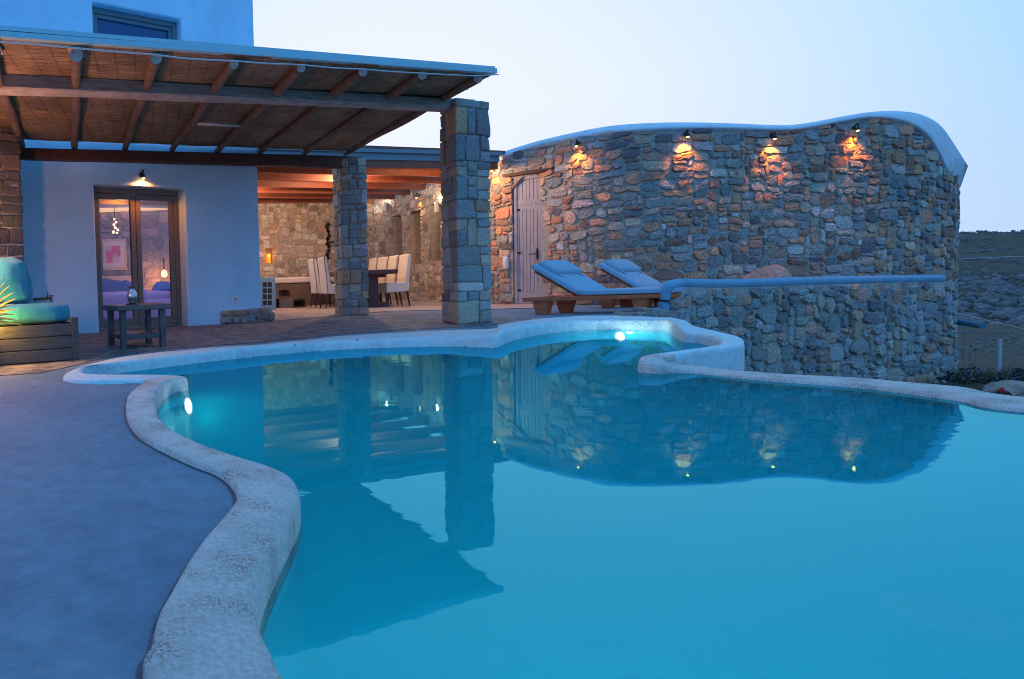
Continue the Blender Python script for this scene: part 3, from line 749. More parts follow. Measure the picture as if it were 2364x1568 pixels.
# end return of the wall behind the corner cap
# plank door
door = link('plank_door', bpy.data.meshes.new('door'), M['door_wood'], curved)
def door_pts(u): return MW.S(u, 0, -.06)
mb = MB(); np_ = 7; a = MW.S(dl + .03, ZD, -.07); b = MW.S(dr - .03, ZD, -.07); t = (b - a); nn = Vector((t.y, -t.x, 0)).normalized()
for k in range(np_):
    p = a + t * (k / np_) + t * .006; mb.obox(p, t * (1 / np_ - .014), nn * .035, Vector((0, 0, dtop - ZD - .05)))
bpy.data.objects.remove(door)
door = mb.build('plank_door', M['door_wood'], curved, bevel=.003)
mb = MB()
for (z0, z1) in ((.02, .22), (1.75, 1.95)): mb.obox(a + nn * .035 + t * .02 + Vector((0, 0, z0)), t * .96, nn * .004, Vector((0, 0, z1 - z0)))
for f_ in (0, 1): mb.obox(MW.S(dl if f_ == 0 else dr, ZD, -.10) - (t.normalized() * .045 if f_ else Vector((0, 0, 0))), t.normalized() * .045, nn * .09, Vector((0, 0, dtop - ZD)))
mb.obox(MW.S(dl, dtop - .05, -.10), MW.S(dr, dtop, 0) - MW.S(dl, dtop, 0), nn * .09, Vector((0, 0, .05)))
mb.build('door_frame', M['door_wood'], curved)
mb = MB(); hp = a + t * .86 + nn * .04 + Vector((0, 0, .93)); mb.obox(hp - Vector((.02, 0, .10)), Vector((.03, 0, 0)), nn * .01, Vector((0, 0, .2))); mb.tube([hp, hp + nn * .05, hp + nn * .05 - t.normalized() * .13], .009, 8)
mb.build('door_handle', M['metal_dark'], curved)
mb = MB()
for z in (.25, .95, 1.75): mb.obox(a + t * -.01 + nn * .037 + Vector((0, 0, z)), t * .2, nn * .004, Vector((0, 0, .035)))
for z in (.12, 1.85):
    for k in range(np_): disc(mb, a + t * ((k + .5) / np_) + nn * .039 + Vector((0, 0, z)), nn, .008, .004, 6)
mb.build('door_ironwork', M['metal_dark'], curved)
mb = MB(); rbox(mb, (MW.S(dl - .12, dtop + .05, .0) + MW.S(dr + .25, dtop + .065, .0)) / 2, ((dr - dl + .42) / 2, .05, .03), .015, (MW.S(dr, 0) - MW.S(dl, 0)).normalized(), nn, n=6, jit=.02)
mb.build('timber_lintel', M['wood_dark'], curved, smooth=True)

# ================================================================== PARAPET
parC = Curve([par_l, PD(1700, 8.6), PD(1850, 9.05), PD(2000, 9.5), PD(2120, 9.9), par_r])
ctr_px = [(1586, 655), (1650, 656), (1750, 654), (1900, 649), (2050, 645.5), (2172, 643.5)]
cu_, cz_ = [], []
for x, y in ctr_px:
    h = parC.hit(x, y, -.08); cu_.append(h[0]); cz_.append(h[1])
def ptop(u): return float(np.interp(u, cu_, cz_)) - .05 - (.0 if u > .12 else (.12 - u) * 1.5)
parap = empty('parapet_wall', parC.S(1.5, ZD), 'low rubble stone parapet with smooth rounded rail right of the pool', 'parapet')
mb = MB(); backing(mb, parC.S, 0, parC.L, -1.8, ptop, 40, 4); backing(mb, parC.S, 0, parC.L, -1.8, ptop, 40, 2, off=-.24)
mb.add([parC.S(0, -1.8), parC.S(0, -1.8, -.24), parC.S(0, ptop(0), -.24), parC.S(0, ptop(0))], [(0, 1, 2, 3)])
us = [parC.L * i / 40 for i in range(41)]
for a_, b_ in zip(us, us[1:]): mb.add([parC.S(a_, ptop(a_)), parC.S(b_, ptop(b_)), parC.S(b_, ptop(b_), -.24), parC.S(a_, ptop(a_), -.24)], [(0, 1, 2, 3)])
mb.build('mortar', M['mortar'], parap)
mb = MB(); rubble(mb, parC.S, .02, parC.L, -1.75, .6, .25, PAL_GREY + [((.58, .31, .24), 1.8)], 21, top=ptop, gap=.010, relief=.045, an=1.2)
# left end face
eL = parC.S(0, 0, 0); eN = (parC.S(0, 0, -.24) - eL).normalized()
rubble(mb, lambda u, v, o: Vector((eL.x + eN.x * (.24 - u), eL.y + eN.y * (.24 - u), v)) - parC.at(.1)[0].__class__((0, 0, 0)) - Vector((o * .9, 0, 0)), 0, .24, -.2, .4, .13, PAL_COOL, 22, top=lambda u: ptop(0))
mb.build('stones', M['stone'], parap, smooth=False, colors=True)
tube_pts = [parC.S(-0.02, ZD - .02, -.12) - Vector((.06, 0, 0)), parC.S(0, .22, -.12) - Vector((.055, 0, 0)), parC.S(0, .36, -.12) - Vector((.035, 0, 0)), parC.S(.06, cz_[0] - .015, -.12)]
tube_pts += [parC.S(u, z, -.09) for u, z in zip(cu_, cz_)]
tp = crom(tube_pts, 6); mb = MB(); mb.tube(tp, [.068 + .004 * noise.noise(p * 2) for p in tp], 14)
mb.build('rounded_rail', M['render_blue'], parap, smooth=True)
mb = MB(); q0 = PY(2203, 742, 10.4); q1 = PY(2268, 753, 10.0); mb.tube([q0 - (q1 - q0) * .5, q0, q1], .045, 14)
mb.tube([q1 + (q1 - q0).normalized() * .001, q1 + (q1 - q0).normalized() * .002], .036, 14)
tag(mb.build('drain_pipe', mat('blue_pipe', (.05, .20, .32), .5), smooth=False), 'short blue pipe poking out of the stone wall corner above the field', 'pipe')
mb = MB(); a_ = P(1478, 744, ZD); b_ = P(1592, 747, ZD); rr_ = (b_ - a_)
for (t0, t1, hh) in ((.0, .42, .085), (.43, 1.0, .12)):
    rbox(mb, a_ + rr_ * ((t0 + t1) / 2) + Vector((0, .22, hh / 2)), (rr_.length * (t1 - t0) / 2, .2, hh / 2 + .02), .03, rr_.normalized(), (0, 1, 0), n=7, jit=.05, seed=t0, colr=(.22, .27, .27))
tag(mb.build('stone_step', M['stone'], smooth=True, colors=True), 'low slab step of grey stone between the pool rim and the parapet end', 'step')
mb = MB(); q = PD(1765, 9.75); rock(mb, (q.x, q.y, .26), .37, 4, sub=4, flat=1.0)
tag(mb.build('boulder', M['boulder'], smooth=True), 'rounded pink granite boulder showing over the parapet rail', 'boulder')

# ================================================================== BACK WALL of the rear terrace
BW = Curve([PD(560, 16.3), PD(700, 16.6), PD(800, 16.9), PD(872, 17.25)])
bw = empty('rear_stone_wall', BW.S(1, ZD), 'warm lit stone wall closing the rear dining terrace', 'stone wall')
c0_ = BW.hit(623, 610); ch = (c0_[0] - .11, c0_[0] + .12, BW.hit(623, 608)[1], BW.hit(623, 573)[1])
ch2 = (BW.hit(668, 650)[0], BW.hit(700, 650)[0], .55, BW.hit(668, 632)[1])
mb = MB(); backing(mb, BW.S, 0, BW.L, -.1, lambda u: 3.0, 30, 4, [ch])
a, b, c, d = ch
for (p, q) in (((a, c), (a, d)), ((b, c), (b, d)), ((a, d), (b, d)), ((a, c), (b, c))): mb.add([BW.S(*p), BW.S(*q), BW.S(q[0], q[1], -.2), BW.S(p[0], p[1], -.2)], [(0, 1, 2, 3)])
mb.add([BW.S(a, c, -.2), BW.S(b, c, -.2), BW.S(b, d, -.2), BW.S(a, d, -.2)], [(0, 1, 2, 3)])
mb.build('mortar', mat('warm_mortar', (.45, .36, .29), .95, noise_amt=.3, noise_scale=10, bump=.6, bump_scale=18), bw)
mb = MB(); rubble(mb, BW.S, 0, BW.L, 0, 2.95, .21, PAL_WARM, 31, holes=[ch], gap=.012, relief=.022, an=1.25)
mb.build('stones', M['stone'], bw, smooth=False, colors=True)
mb = MB(); cb = BW.S((a + b) / 2, c + .01, -.08); mb.lathe([(.0, .0), (.06, 0), (.06, .22), (.05, .24), (0, .24)], cb, 16)
tag(mb.build('candle', M['candle'], smooth=True), 'glowing orange candle in the small niche of the rear wall', 'candle')
lamp('candle_light', 'POINT', cb + Vector((0, -.12, .2)), 1.2, (1, .4, .1), None, .03)
mb = MB(); pts = [BW.S(*BW.hit(758 + 3 * math.sin(y * .2), y, .05), .05) for y in range(516, 606, 9)]; mb.tube(pts, [.05 + .012 * math.sin(k * 1.7) for k in range(len(pts))], 8)
q = BW.hit(763, 560, .08); mb.obox(BW.S(q[0] - .09, q[1], .1), Vector((.18, 0, 0)), Vector((0, .03, 0)), Vector((0, 0, .03)))
tag(mb.build('wall_ornament', M['metal_dark'], smooth=True), 'dark wavy upright ornament on the rear wall behind the cream chairs', 'ornament')

# ================================================================== WHITE HOUSE
fa, fb = P(193, 771), P(603, 742.3)
FP = Pl(fa, fb); s1 = FP.L
def fpx(x, y, off=0.0): return FP.px(x, y, off)
house = empty('white_house', FP.w(s1 / 2, ZD), 'white plastered two storey house with glazed door and upper window', 'house')
dL = fpx(229, 600)[0] - .03; dR = fpx(428, 600)[0] + .02; dT = fpx(330, 432)[1]; dB = ZD
wL, wR = fpx(216, 60)[0], fpx(418, 60)[0]; wT = fpx(300, 22)[1]; wB = fpx(300, 140)[1]
def holed(pl, u0, u1, z0, z1, holes, th):
    us = sorted({u0, u1} | {h[0] for h in holes} | {h[1] for h in holes} | {u0 + (u1 - u0) * i / 12 for i in range(13)}); zs = sorted({z0, z1} | {h[2] for h in holes} | {h[3] for h in holes})
    def solid(i, j):
        if i < 0 or j < 0 or i >= len(us) - 1 or j >= len(zs) - 1: return False
        u, z = (us[i] + us[i + 1]) / 2, (zs[j] + zs[j + 1]) / 2
        return not any(h[0] < u < h[1] and h[2] < z < h[3] for h in holes)
    vs = {}; V = []; F = []
    def v(i, j, s):
        if (i, j, s) not in vs:
            vs[(i, j, s)] = len(V)
            wv = noise.noise(Vector((us[i] * .9, zs[j] * .9, 3))) * .02 if s == 0 and not holes == [] else 0
            V.append(pl.w(us[i], zs[j], -th * s))
        return vs[(i, j, s)]
    for i in range(len(us) - 1):
        for j in range(len(zs) - 1):
            if not solid(i, j): continue
            F.append((v(i, j, 0), v(i + 1, j, 0), v(i + 1, j + 1, 0), v(i, j + 1, 0))); F.append((v(i, j, 1), v(i, j + 1, 1), v(i + 1, j + 1, 1), v(i + 1, j, 1)))
            if not solid(i - 1, j): F.append((v(i, j, 0), v(i, j + 1, 0), v(i, j + 1, 1), v(i, j, 1)))
            if not solid(i + 1, j): F.append((v(i + 1, j, 0), v(i + 1, j, 1), v(i + 1, j + 1, 1), v(i + 1, j + 1, 0)))
            if not solid(i, j - 1): F.append((v(i, j, 0), v(i, j, 1), v(i + 1, j, 1), v(i + 1, j, 0)))
            if not solid(i, j + 1): F.append((v(i, j + 1, 0), v(i + 1, j + 1, 0), v(i + 1, j + 1, 1), v(i, j + 1, 1)))
    return V, F
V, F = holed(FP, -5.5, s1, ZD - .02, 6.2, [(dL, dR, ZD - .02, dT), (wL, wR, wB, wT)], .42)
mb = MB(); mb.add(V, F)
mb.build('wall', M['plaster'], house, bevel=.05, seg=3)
RY = 12.2; XR = 2.42
# side wall running back and simple flat roof and rear walls (closes the room)
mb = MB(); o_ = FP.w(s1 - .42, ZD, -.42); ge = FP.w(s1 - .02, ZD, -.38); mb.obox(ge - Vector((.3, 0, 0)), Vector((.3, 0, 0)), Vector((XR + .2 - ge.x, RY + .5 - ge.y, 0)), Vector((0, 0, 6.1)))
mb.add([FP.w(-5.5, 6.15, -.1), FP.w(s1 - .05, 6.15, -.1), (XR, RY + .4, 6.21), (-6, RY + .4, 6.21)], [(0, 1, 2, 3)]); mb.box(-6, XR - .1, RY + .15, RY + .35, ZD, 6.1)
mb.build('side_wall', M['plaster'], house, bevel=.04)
# room behind the glazed door
RB = Pl(Vector((-4.2, RY, 0)), Vector((XR, RY, 0)))
stonewall = mat('violet_stone_room_wall', (.30, .26, .42), .9, noise_amt=.35, noise_scale=4, bump=1, bump_scale=6)
mb = MB(); mb.obox(RB.w(0, ZD, -.1), RB.t * RB.L, RB.n * .1, Vector((0, 0, 2.9))); mb.build('room_mortar', M['mortar'], house)
mb = MB(); rubble(mb, RB.w, 2.2, RB.L, ZD, 2.15, .26, [((.40, .34, .34), 3), ((.50, .40, .36), 2), ((.30, .26, .27), 2)], 77, gap=.010, relief=.03, an=1.1); mb.build('room_stones', M['stone'], house, smooth=False, colors=True)
ca, cb2 = FP.w(-2.6, 0, -.42), FP.w(s1 - .41, 0, -.42)
mb = MB(); pts4 = [(ca.x, ca.y), (cb2.x, cb2.y), (XR - .02, RY), (-4.2, RY)]
mb.add([(x, y, 2.72) for x, y in pts4], [(0, 1, 2, 3)]); mb.build('room_ceiling', M['interior_w'], house)
mb = MB(); mb.add([(x, y, ZD + .012) for x, y in pts4], [(0, 1, 2, 3)]); mb.build('room_floor', M['interior_w'], house)
mb = MB(); mb.obox(RB.w(1, 2.15, 0), RB.t * (RB.L - 1.02), RB.n * .30, Vector((0, 0, .62))); mb.build('room_bulkhead', M['interior_w'], house, bevel=.04)
mb = MB(); mb.obox(RB.w(1, 2.10, .02), RB.t * (RB.L - 2.0), RB.n * .26, Vector((0, 0, .045))); mb.build('cove_light', M['cove'], house)
mb = MB(); mb.add([(ca.x, ca.y, ZD), (-4.2, RY, ZD), (-4.2, RY, 2.72), (ca.x, ca.y, 2.72)], [(0, 1, 2, 3)]); mb.build('room_end_wall', M['interior_w'], house)
mb = MB(); SOFF = True
def fbox(mb, pl, x0, x1, y0, y1, off0, off1):
    """box on plane pl spanning pixel columns x0..x1 and rows y0..y1"""
    xm, ym = (x0 + x1) / 2, (y0 + y1) / 2
    u0, u1 = pl.px(x0, ym, off1)[0], pl.px(x1, ym, off1)[0]; z0, z1 = pl.px(xm, y1, off1)[1], pl.px(xm, y0, off1)[1]
    mb.obox(pl.w(u0, z0, off0), pl.t * (u1 - u0), pl.n * (off1 - off0), Vector((0, 0, z1 - z0))); return u0, u1, z0, z1
# glazed door: frame, two leaves
fo = -.16
mb = MB(); fw = .07
mb.obox(FP.w(dL, ZD, fo - .08), FP.t * fw, FP.n * .08, Vector((0, 0, dT - ZD))); mb.obox(FP.w(dR - fw, ZD, fo - .08), FP.t * fw, FP.n * .08, Vector((0, 0, dT - ZD)))
mb.obox(FP.w(dL + fw, dT - fw, fo - .08), FP.t * (dR - dL - 2 * fw), FP.n * .08, Vector((0, 0, fw))); mb.obox(FP.w(dL + fw, ZD, fo - .08), FP.t * (dR - dL - 2 * fw), FP.n * .08, Vector((0, 0, .035)))
mb.build('door_frame', M['frame'], house, bevel=.006)
mid = (dL + dR) / 2 - .0
for (a, b) in ((dL + fw, mid - .004), (mid + .004, dR - fw)):
    lw = .075; z0, z1 = ZD + .04, dT - fw - .004; mb = MB(); o2 = fo - .065
    mb.obox(FP.w(a, z0, o2), FP.t * lw, FP.n * .05, Vector((0, 0, z1 - z0))); mb.obox(FP.w(b - lw, z0, o2), FP.t * lw, FP.n * .05, Vector((0, 0, z1 - z0)))
    mb.obox(FP.w(a + lw, z0, o2), FP.t * (b - a - 2 * lw), FP.n * .05, Vector((0, 0, .11))); mb.obox(FP.w(a + lw, z1 - lw, o2), FP.t * (b - a - 2 * lw), FP.n * .05, Vector((0, 0, lw)))
    lf = mb.build('door_leaf', M['frame'], house, bevel=.006)
    mb = MB(); mb.obox(FP.w(a + lw, z0 + .11, o2 + .02), FP.t * (b - a - 2 * lw), FP.n * .008, Vector((0, 0, z1 - z0 - lw - .11))); g = mb.mesh('pane'); link('pane', g, M['glass'], lf)
# upper window
mb = MB(); w0 = -.18
for (u, z, du, dz) in ((wL, wB, .07, wT - wB), (wR - .07, wB, .07, wT - wB), (wL + .07, wT - .07, wR - wL - .14, .07), (wL + .07, wB, wR - wL - .14, .07)):
    mb.obox(FP.w(u, z, w0), FP.t * du, FP.n * .07, Vector((0, 0, dz)))
for (u, z, du, dz) in ((wL + .07, wB + .07, .05, wT - wB - .14), (wR - .12, wB + .07, .05, wT - wB - .14), (wL + .12, wT - .12, wR - wL - .24, .05)):
    mb.obox(FP.w(u, z, w0), FP.t * du, FP.n * .045, Vector((0, 0, dz)))
uw = mb.build('upper_window', M['frame_blue'], house, bevel=.005)
mb = MB(); mb.obox(FP.w(wL + .1, wB + .05, w0 + .005), FP.t * (wR - wL - .2), FP.n * .01, Vector((0, 0, wT - wB - .15)))
link('pane', mb.mesh('pane'), mat('dark_blue_pane', (.01, .07, .22), .12), uw)

# furniture seen through the door -------------------------------------------------
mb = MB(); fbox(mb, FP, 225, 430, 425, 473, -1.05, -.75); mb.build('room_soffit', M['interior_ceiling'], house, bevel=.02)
def rb(x, y, off): a = RB.px(x, y, off); return RB.w(a[0], a[1], off)
bed = empty('bed', rb(290, 690, .9), 'pale bed seen through the left pane of the glazed door', 'bed')
mb = MB(); fbox(mb, RB, 150, 330, 638, 720, .05, .13); mb.build('headboard', M['headboard'], bed, bevel=.02)
q = rb(270, 700, .9); mb = MB(); rbox(mb, (q.x, q.y, .33), (.95, .8, .24), .08, n=6); mb.build('mattress', M['linen'], bed, smooth=True)
for k, (x, y) in enumerate(((256, 672), (303, 678))):
    q = rb(x, y, .55); mb = MB(); rbox(mb, q, (.22, .08, .22), .08, (.97, 0, -.24), (0, 1, 0), (.24, 0, .97), n=6, jit=.03, puff=.0); tag(mb.build('pillow', M['linen_blue'], smooth=True), ('blue pillow standing at the left of the bed indoors', 'blue pillow leaning beside the first one, nearer the door post')[k], 'pillow')
q = rb(376, 676, 1.3); mb = MB(); mb.lathe([(0.001, -.2), (.10, -.19), (.17, -.12), (.2, 0), (.17, .12), (.10, .19), (.001, .2)], q, 20)
tag(mb.build('round_cushion', M['linen_blue'], smooth=True), 'round blue cushion seen through the right pane of the glazed door', 'cushion')
arm = empty('armchair', (q.x, q.y, ZD), 'pale sofa under the round cushion behind the right pane', 'sofa')
mb = MB(); rbox(mb, (q.x + .1, q.y, .24), (.75, .45, .20), .06, n=5); mb.build('seat', M['linen'], arm, smooth=True)
mb = MB(); rbox(mb, (q.x - .42, q.y, .34), (.12, .45, .28), .05, n=5); mb.build('armrest', M['linen'], arm, smooth=True)
pic = empty('framed_picture', rb(268, 590, .03), 'pink abstract picture in a pale gilt frame on the room wall', 'picture')
mb = MB(); fbox(mb, RB, 236, 292, 552, 624, .05, .09); mb.build('frame', M['gold'], pic, bevel=.008)
mb = MB(); fbox(mb, RB, 240, 286, 558, 617, .092, .098); mb.build('mount', M['paper'], pic)
mb = MB(); fbox(mb, RB, 245, 278, 568, 607, .10, .105); mb.build('artwork', M['pink'], pic)
pen = empty('pendant_lamp', rb(264, 500, 1.6), 'cluster of small glowing glass balls hanging behind the left pane', 'lamp')
mb = MB(); r = random.Random(2)
for (x, y, rr_) in ((264, 506, .018), (268, 513, .022), (263, 519, .024), (266, 526, .026), (272, 531, .022), (262, 536, .028), (270, 538, .02)):
    c = rb(x, y, 1.6 + r.random() * .1)
    mb = MB(); mb.lathe([(0.001, -rr_), (rr_ * .7, -rr_ * .7), (rr_, 0), (rr_ * .7, rr_ * .7), (0.001, rr_)], c, 10); mb.build('glass_ball', M['bulb_soft'], pen, smooth=True)

mb = MB(); mb.tube([rb(264, 505, 1.6), rb(264, 440, 1.6)], .006, 6); mb.build('cord', M['metal_dark'], pen)
q = rb(379, 630, .45); bl = empty('bedside_lamp', q, 'small glowing hanging lamp behind the right pane', 'lamp')
mb = MB(); mb.lathe([(.01, .06), (.05, .03), (.065, -.03), (.045, -.07), (.001, -.08)], q, 16); mb.build('shade', M['bulb_soft'], bl, smooth=True)
mb = MB(); mb.tube([q + Vector((0, 0, .06)), q + Vector((0, 0, .28))], .014, 6); mb.build('stem', M['metal_dark'], bl)
lamp('bedside_glow', 'POINT', q + Vector((0, -.02, -.14)), 16, (1, .42, .10), bl, .04)
q = rb(330, 520, 1.7); lamp('room_glow', 'POINT', (q.x, q.y, 2.3), 18, (1.0, .50, .35), house, .1)
lamp('room_cool_glow', 'POINT', (q.x - .2, q.y - .6, 1.5), 32, (.20, .36, 1.0), house, .1)
lamp('door_soffit_glow', 'POINT', FP.w((dL + dR) / 2, 1.75, -.60), 7, (1.0, .50, .08), house, .05)

# wall lamp over the glazed door
def wall_lamp(root_loc, wall_n, label, group, power=5.0, cone=96, colr=None):
    L0 = empty('wall_lamp', root_loc, label, 'wall lamp', group); wn = Vector(wall_n)
    p = Vector(root_loc)
    mb = MB(); disc(mb, p + wn * .0, wn, .03, .012, 12); arc = [p + wn * .01, p + wn * .04 + Vector((0, 0, .05)), p + wn * .06 + Vector((0, 0, .045)), p + wn * .055 + Vector((0, 0, .025)), p + wn * .055 + Vector((0, 0, -.01))]
    mb.tube(crom(arc, 4), .008, 8); mb.build('bracket', M['metal_dark'], L0, smooth=True)
    c = p + wn * .055 + Vector((0, 0, -.03))
    mb = MB(); mb.lathe([(.008, .022), (.018, .018), (.026, .0), (.029, -.024), (.026, -.024), (.02, 0), (.012, .012)], c, 18); mb.build('shade', M['metal_dark'], L0, smooth=True)
    mb = MB(); mb.lathe([(.001, -.045), (.012, -.04), (.017, -.028), (.012, -.005), (.001, .0)], c, 12); mb.build('bulb', M['bulb'], L0, smooth=True)
    lamp('bulb_light', 'SPOT', c + Vector((0, 0, -.05)), power, colr or WARM, L0, .015, target=c + Vector((0, 0, -1)) - wn * .16, spot=cone, blend=1.0 if cone < 100 else .5)
    return L0
q = fpx(326, 403); wall_lamp(FP.w(q[0], q[1], .0), FP.n, 'small brass lamp glowing on the white wall above the glazed door', None, 26, 165, (1, .27, .04))
LM = [(1338, 331), (1577, 311), (1773, 316), (1962, 297)]
names = ['wall lamp on the stone wall nearest the plank door', 'wall lamp second along the stone wall, above the near lounger foot', 'wall lamp third along the stone wall, where the wall top dips', 'wall lamp highest on the stone wall, nearest its rounded end']
for (x, y), lb in zip(LM, names):
    h = MW.hit(x, y); q, nn_ = MW.at(h[0]); wall_lamp(MW.S(h[0], h[1], .05), nn_, lb, 'wall lamps along the curved stone wall', 42)
h = MW.hit(1146, 388); q, nn_ = MW.at(h[0]); wall_lamp(MW.S(h[0], h[1], .05), nn_, 'wall lamp half hidden behind the large stone pillar', 'wall lamps along the curved stone wall', 12)
h = MW.hit(971, 430); q, nn_ = MW.at(h[0]); wall_lamp(MW.S(h[0], min(h[1], 2.6), .05), nn_, 'wall lamp between the niches of the rear terrace', 'wall lamps along the curved stone wall', 14)
for (x, y), lb in zip(((898, 477), (1020, 478)), ('white cylinder light on the rear terrace wall left of the narrow niches', 'white cylinder light beside the large stone pillar on the rear terrace wall')):
    h = MW.hit(x, y); q, nn_ = MW.at(h[0]); c = MW.S(h[0], h[1], .12); mb = MB(); mb.tube([c + Vector((0, 0, -.11)), c + Vector((0, 0, .11))], .05, 16)
    tag(mb.build('cylinder_sconce', M['white_plastic'], smooth=False), lb, 'wall light', 'white cylinder wall lights')
    lamp('sconce_light', 'POINT', c + nn_ * .05 + Vector((0, 0, .16)), 6, (1, .72, .45), None, .02)
h = MW.hit(1174, 607); q, nn_ = MW.at(h[0]); mb = MB(); rbox(mb, MW.S(h[0], h[1], .08), (.045, .035, .12), .02, (MW.S(h[0] + .1, 0) - MW.S(h[0], 0)).normalized(), nn_, n=4)
tag(mb.build('intercom', M['white_plastic'], smooth=True), 'small white intercom box on the stones left of the plank door', 'intercom')
# socket, tap, plinth
q = fpx(587, 746 - 0); mb = MB(); e_ = fbox(mb, FP, 581, 596, 739, 753, .0, .012); 
so = FP.px(589, 746, .012)
bpy_s = empty('power_socket', FP.w(FP.px(590, 689 + 56, 0)[0], .4), 'white power socket low on the white wall above the stone ledge', 'socket')
mb = MB(); fbox(mb, FP, 536.5, 550.5, 683, 697, .0, .012); mb.build('plate', M['white_plastic'], bpy_s, bevel=.003)
a_ = FP.px(543.5, 690, .012); mb = MB(); disc(mb, FP.w(a_[0], a_[1], .0125), FP.n, .022, .003, 14); mb.build('outlet', M['grey_metal'], bpy_s)
pz = [P(511, 749), P(633, 742)]
PP = Pl(pz[0], pz[1]); mb = MB(); ph = PP.px(570, 716)[1]
plin = empty('stone_ledge', PP.w(.4, ZD, -.1), 'low rubble stone ledge at the foot of the white wall corner', 'ledge')
mb.obox(PP.w(.02, ZD, -.02), PP.t * (PP.L - .04), -PP.n * .34, Vector((0, 0, ph - ZD))); mb.build('mortar', M['mortar'], plin)
mb = MB(); rubble(mb, PP.w, .0, PP.L, ZD, ph + .01, .17, PAL_GREY, 41, top=lambda u: ph + .01, relief=.03)
rubble(mb, lambda u, v, o: PP.w(u, ph - .0 + o * .6, -v), .0, PP.L, 0, .33, .22, PAL_GREY, 43, relief=.02)
EP = Pl(PP.w(PP.L, 0, 0), PP.w(PP.L, 0, -.36)); rubble(mb, EP.w, 0, EP.L, ZD, ph, .17, PAL_GREY, 44, top=lambda u: ph, relief=.02)
mb.build('stones', M['stone'], plin, smooth=True, colors=True)
tap = empty('outdoor_tap', FP.w(fpx(100, 690)[0], .6), 'old brass tap on the white wall beside the turquoise daybed', 'tap')
def fw_(x, y, off): a = FP.px(x, y, off); return FP.w(a[0], a[1], off)
mb = MB(); mb.tube([fw_(80, 691, .03), fw_(118, 688, .06)], .014, 10); mb.tube([fw_(118, 688, .06), fw_(118, 697, .06)], [.014, .009], 10); mb.tube([fw_(80, 691, .0), fw_(80, 691, .04)], .018, 10); mb.build('spout', M['brass'], tap, smooth=True)
mb = MB(); mb.tube([fw_(110, 687, .06), fw_(110, 675, .06)], .007, 8); mb.tube([fw_(116, 683, .06), fw_(122, 683, .06)], .01, 8); mb.build('lever', M['brass'], tap, smooth=True)

# ================================================================== PILLARS
FX = FP.t; FY = -FP.n                                    # along the house, and back into it
def sheared(a, b, c):
    X = b - a; Y = c - a; return a + X / 2 + Y / 2, X.normalized(), Y.normalized(), X.length, Y.length
bc, X1r, Y1r, bw_, bd_ = sheared(P(1058, 751), P(1137, 745), P(1020, 746))
hb = PY(1100, 240, bc.y)
pillar('stone_pillar', bc, hb.z - ZD, bw_, bd_, X1r, Y1r, 5, 'large rough granite pillar carrying the front pergola beam', PAL_GREY, .25, 3)
sc_c, X2, Y2, w2, d2 = sheared(P(792, 729), P(854, 727.3), P(773, 725.5))
h2 = PY(820, 372, sc_c.y).z
pillar('stone_pillar', sc_c, h2 - ZD, w2, d2, X2, Y2, 8, 'slimmer stone pillar farther back beside the dining chairs', PAL_GREY, .19, 3)
# left stone column beside the daybed
lc = PD(20, 6.6, ZD) + Vector((-.22, .2, 0))
pillar('stone_pillar', lc, 2.5 - ZD, .62, .5, FX, FY, 15, 'warmly lit stone column at the left edge behind the daybed', [((.13, .12, .12), 3), ((.18, .14, .11), 2), ((.09, .09, .09), 2)], .13, 3)

# ================================================================== FRONT PERGOLA
perg = empty('reed_pergola', FP.w(s1 / 2, 2.4, 1), 'large reed roofed pergola of round poles over the terrace', 'pergola')
IB = Pl(FP.w(0, 0, .28), P(822, 727))                     # inner beam line, in front of the wall and over the small pillar
ib_a = IB.px(36, 350); ib_b = (IB.px(842, 372)[0], 0)
za = IB.px(40, 362)[1]; zb = IB.px(800, 384)[1]; zat = IB.px(40, 338)[1]; zbt = IB.px(800, 356)[1]
mb = MB(); u0 = IB.px(-60, 350)[0]; u1 = IB.px(838, 375)[0]
def beam(mb, A, B, hA, hB, wd, nrm, n=16, jit=.008, seed=1):
    """horizontal squared beam from A to B (front bottom edge), heights hA,hB, width wd away from nrm"""
    vs = []; fs = []
    for i in range(n + 1):
        t = i / n; p = A.lerp(B, t); h = hA + (hB - hA) * t
        j = [noise.noise(Vector((t * 6 + seed, k * 3.1, seed))) * jit for k in range(6)]; c = .018
        pr = [p + nrm * (0 + j[0]) + Vector((0, 0, c)), p + nrm * (j[1] * .5) + Vector((0, 0, h - c + j[2])), p - nrm * c + Vector((0, 0, h + j[2])), p - nrm * (wd - c) + Vector((0, 0, h + j[3])), p - nrm * wd + Vector((0, 0, h - c)), p - nrm * wd + Vector((0, 0, c)), p - nrm * (wd - c) + Vector((0, 0, j[4])), p - nrm * c + Vector((0, 0, j[5]))]
        vs += pr
    for i in range(n):
        for k in range(8): fs.append((i * 8 + k, (i + 1) * 8 + k, (i + 1) * 8 + (k + 1) % 8, i * 8 + (k + 1) % 8))
    fs.append(tuple(range(8))); fs.append(tuple(n * 8 + k for k in range(8)))
    mb.add(vs, fs)
A_ = IB.w(u0, za - (zb - za) * .15); B_ = IB.w(u1, zb); beam(mb, A_, B_, zat - za, zbt - zb, .14, IB.n)
mb.build('inner_beam', M['wood_dark'], perg)
